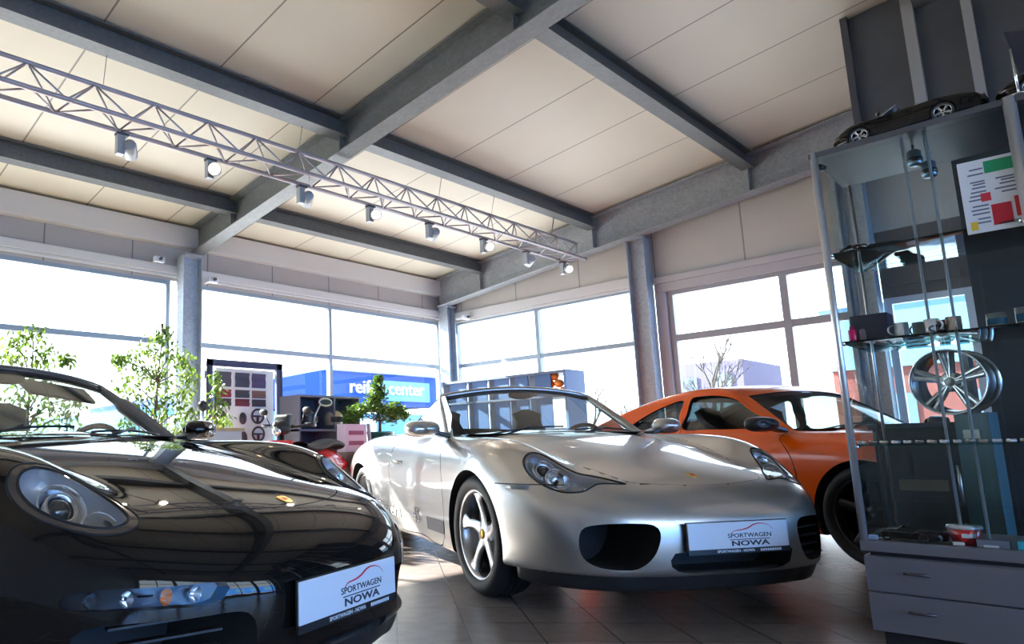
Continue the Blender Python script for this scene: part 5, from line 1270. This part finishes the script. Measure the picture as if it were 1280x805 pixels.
def bare_tree(x, y, h, lab, seed, name='bare_tree', spread=.55):
    r = random.Random(seed); t = empty(name, (x,y,-.13), 0, lab, 'tree', 'bare trees outside the right windows'); mb = MB()
    def br(p, d, L, rad, lev):
        q = p+d*L; mb.tube([p, (p+q)/2+Vector((r.uniform(-.05,.05),r.uniform(-.05,.05),0))*L, q], [rad, rad*.8, rad*.6], 5)
        if lev == 0: return
        for k in range(3 if lev > 1 else 4):
            nd = (d+Vector((r.uniform(-1,1),r.uniform(-1,1),r.uniform(-.15,.7)))*spread).normalized(); br(p+d*L*r.uniform(.55,1), nd, L*r.uniform(.6,.8), rad*.5, lev-1)
    br(Vector((0,0,0)), Vector((0,0,1)), h*.36, .17*h/5, 5); mb.build('branches', mat('bark', (.04,.035,.03), .9, noise=.3), t)
bare_tree(22, 8.3, 4.4, 'bare spreading tree outside, just right of the steel column', 3)
bare_tree(24, 13.6, 3.6, 'bare slender tree outside, left of the steel column over the silver car', 5)
bare_tree(27, 13.2, 3.1, 'bare low tree outside, near the roof of the orange coupe', 8)
# daylight
w = bpy.data.worlds.new('daylight'); scn.world = w; w.use_nodes = True; nt = w.node_tree; bg = nt.nodes['Background']
tc = nt.nodes.new('ShaderNodeTexCoord'); sp = nt.nodes.new('ShaderNodeSeparateXYZ'); nt.links.new(tc.outputs['Generated'], sp.inputs[0])
cr = nt.nodes.new('ShaderNodeValToRGB'); nt.links.new(sp.outputs[2], cr.inputs[0]); e = cr.color_ramp.elements
e[0].position = 0; e[0].color = (.92,.96,1,1); e[1].position = 1; e[1].color = (.22,.45,1,1); k = cr.color_ramp.elements.new(.35); k.color = (.62,.80,1,1)
nt.links.new(cr.outputs[0], bg.inputs[0]); bg.inputs[1].default_value = WORLD_S
sun = bpy.data.lights.new('sun', 'SUN'); so_ = bpy.data.objects.new('sun', sun); COL.objects.link(so_); sun.energy = SUN_S; sun.angle = R(.6); sun.color = (1,.95,.86)
so_.rotation_euler = Vector(SUN_D).to_track_quat('-Z', 'Y').to_euler()
scn.cycles.max_bounces = 10; scn.cycles.diffuse_bounces = 5; scn.cycles.glossy_bounces = 5; scn.cycles.transparent_max_bounces = 24; scn.cycles.caustics_reflective = False; scn.cycles.caustics_refractive = False
scn.cycles.sample_clamp_indirect = 6
# sky light guided in through the glazing
for loc, rot, sx, sy in (((2.6,8.25,1.6),(R(90),0,R(180)),13.2,2.8), ((9.85,4.9,1.6),(R(90),0,R(90)),6.2,2.8), ((2.6,-5.5,1.75),(R(90),0,0),13,3.0)):
    l = bpy.data.lights.new('window_portal', 'AREA'); l.shape = 'RECTANGLE'; l.size = sx; l.size_y = sy; l.cycles.is_portal = True
    lo = bpy.data.objects.new('window_portal', l); COL.objects.link(lo); lo.location = loc; lo.rotation_euler = rot

# ------------------------------------------------------------------ camera (a cropped wide-angle frame: shifted principal point)
cd = bpy.data.cameras.new('camera'); cam = bpy.data.objects.new('camera', cd); COL.objects.link(cam); scn.camera = cam
cd.sensor_width = 36; cd.sensor_fit = 'HORIZONTAL'; cd.lens = 36*854/1280; cd.clip_start = .05; cd.clip_end = 500
cd.shift_x = (640-417)/1280; cd.shift_y = (428-402.5)/1280
def cam_matrix():
    pit, rol, ya = R(8.76), R(-1.07), R(49.63)
    c, s = math.cos(pit), math.sin(pit); Rp = Matrix(((1,0,0),(0,c,s),(0,-s,c)))
    c, s = math.cos(rol), math.sin(rol); Rr = Matrix(((c,-s,0),(s,c,0),(0,0,1)))
    W = Matrix(((math.sin(ya),-math.cos(ya),0),(0,0,-1),(math.cos(ya),math.sin(ya),0)))
    A = Rr @ Rp @ W                       # world -> image (right, down, forward)
    B = Matrix(((1,0,0),(0,-1,0),(0,0,-1))) @ A
    return Matrix.Translation((0,0,.814)) @ B.transposed().to_4x4()
cam.matrix_world = cam_matrix()
scn.view_settings.view_transform = 'Standard'; scn.view_settings.look = 'None'; scn.view_settings.gamma = 1; scn.view_settings.exposure = .6
scn.view_settings.use_curve_mapping = False
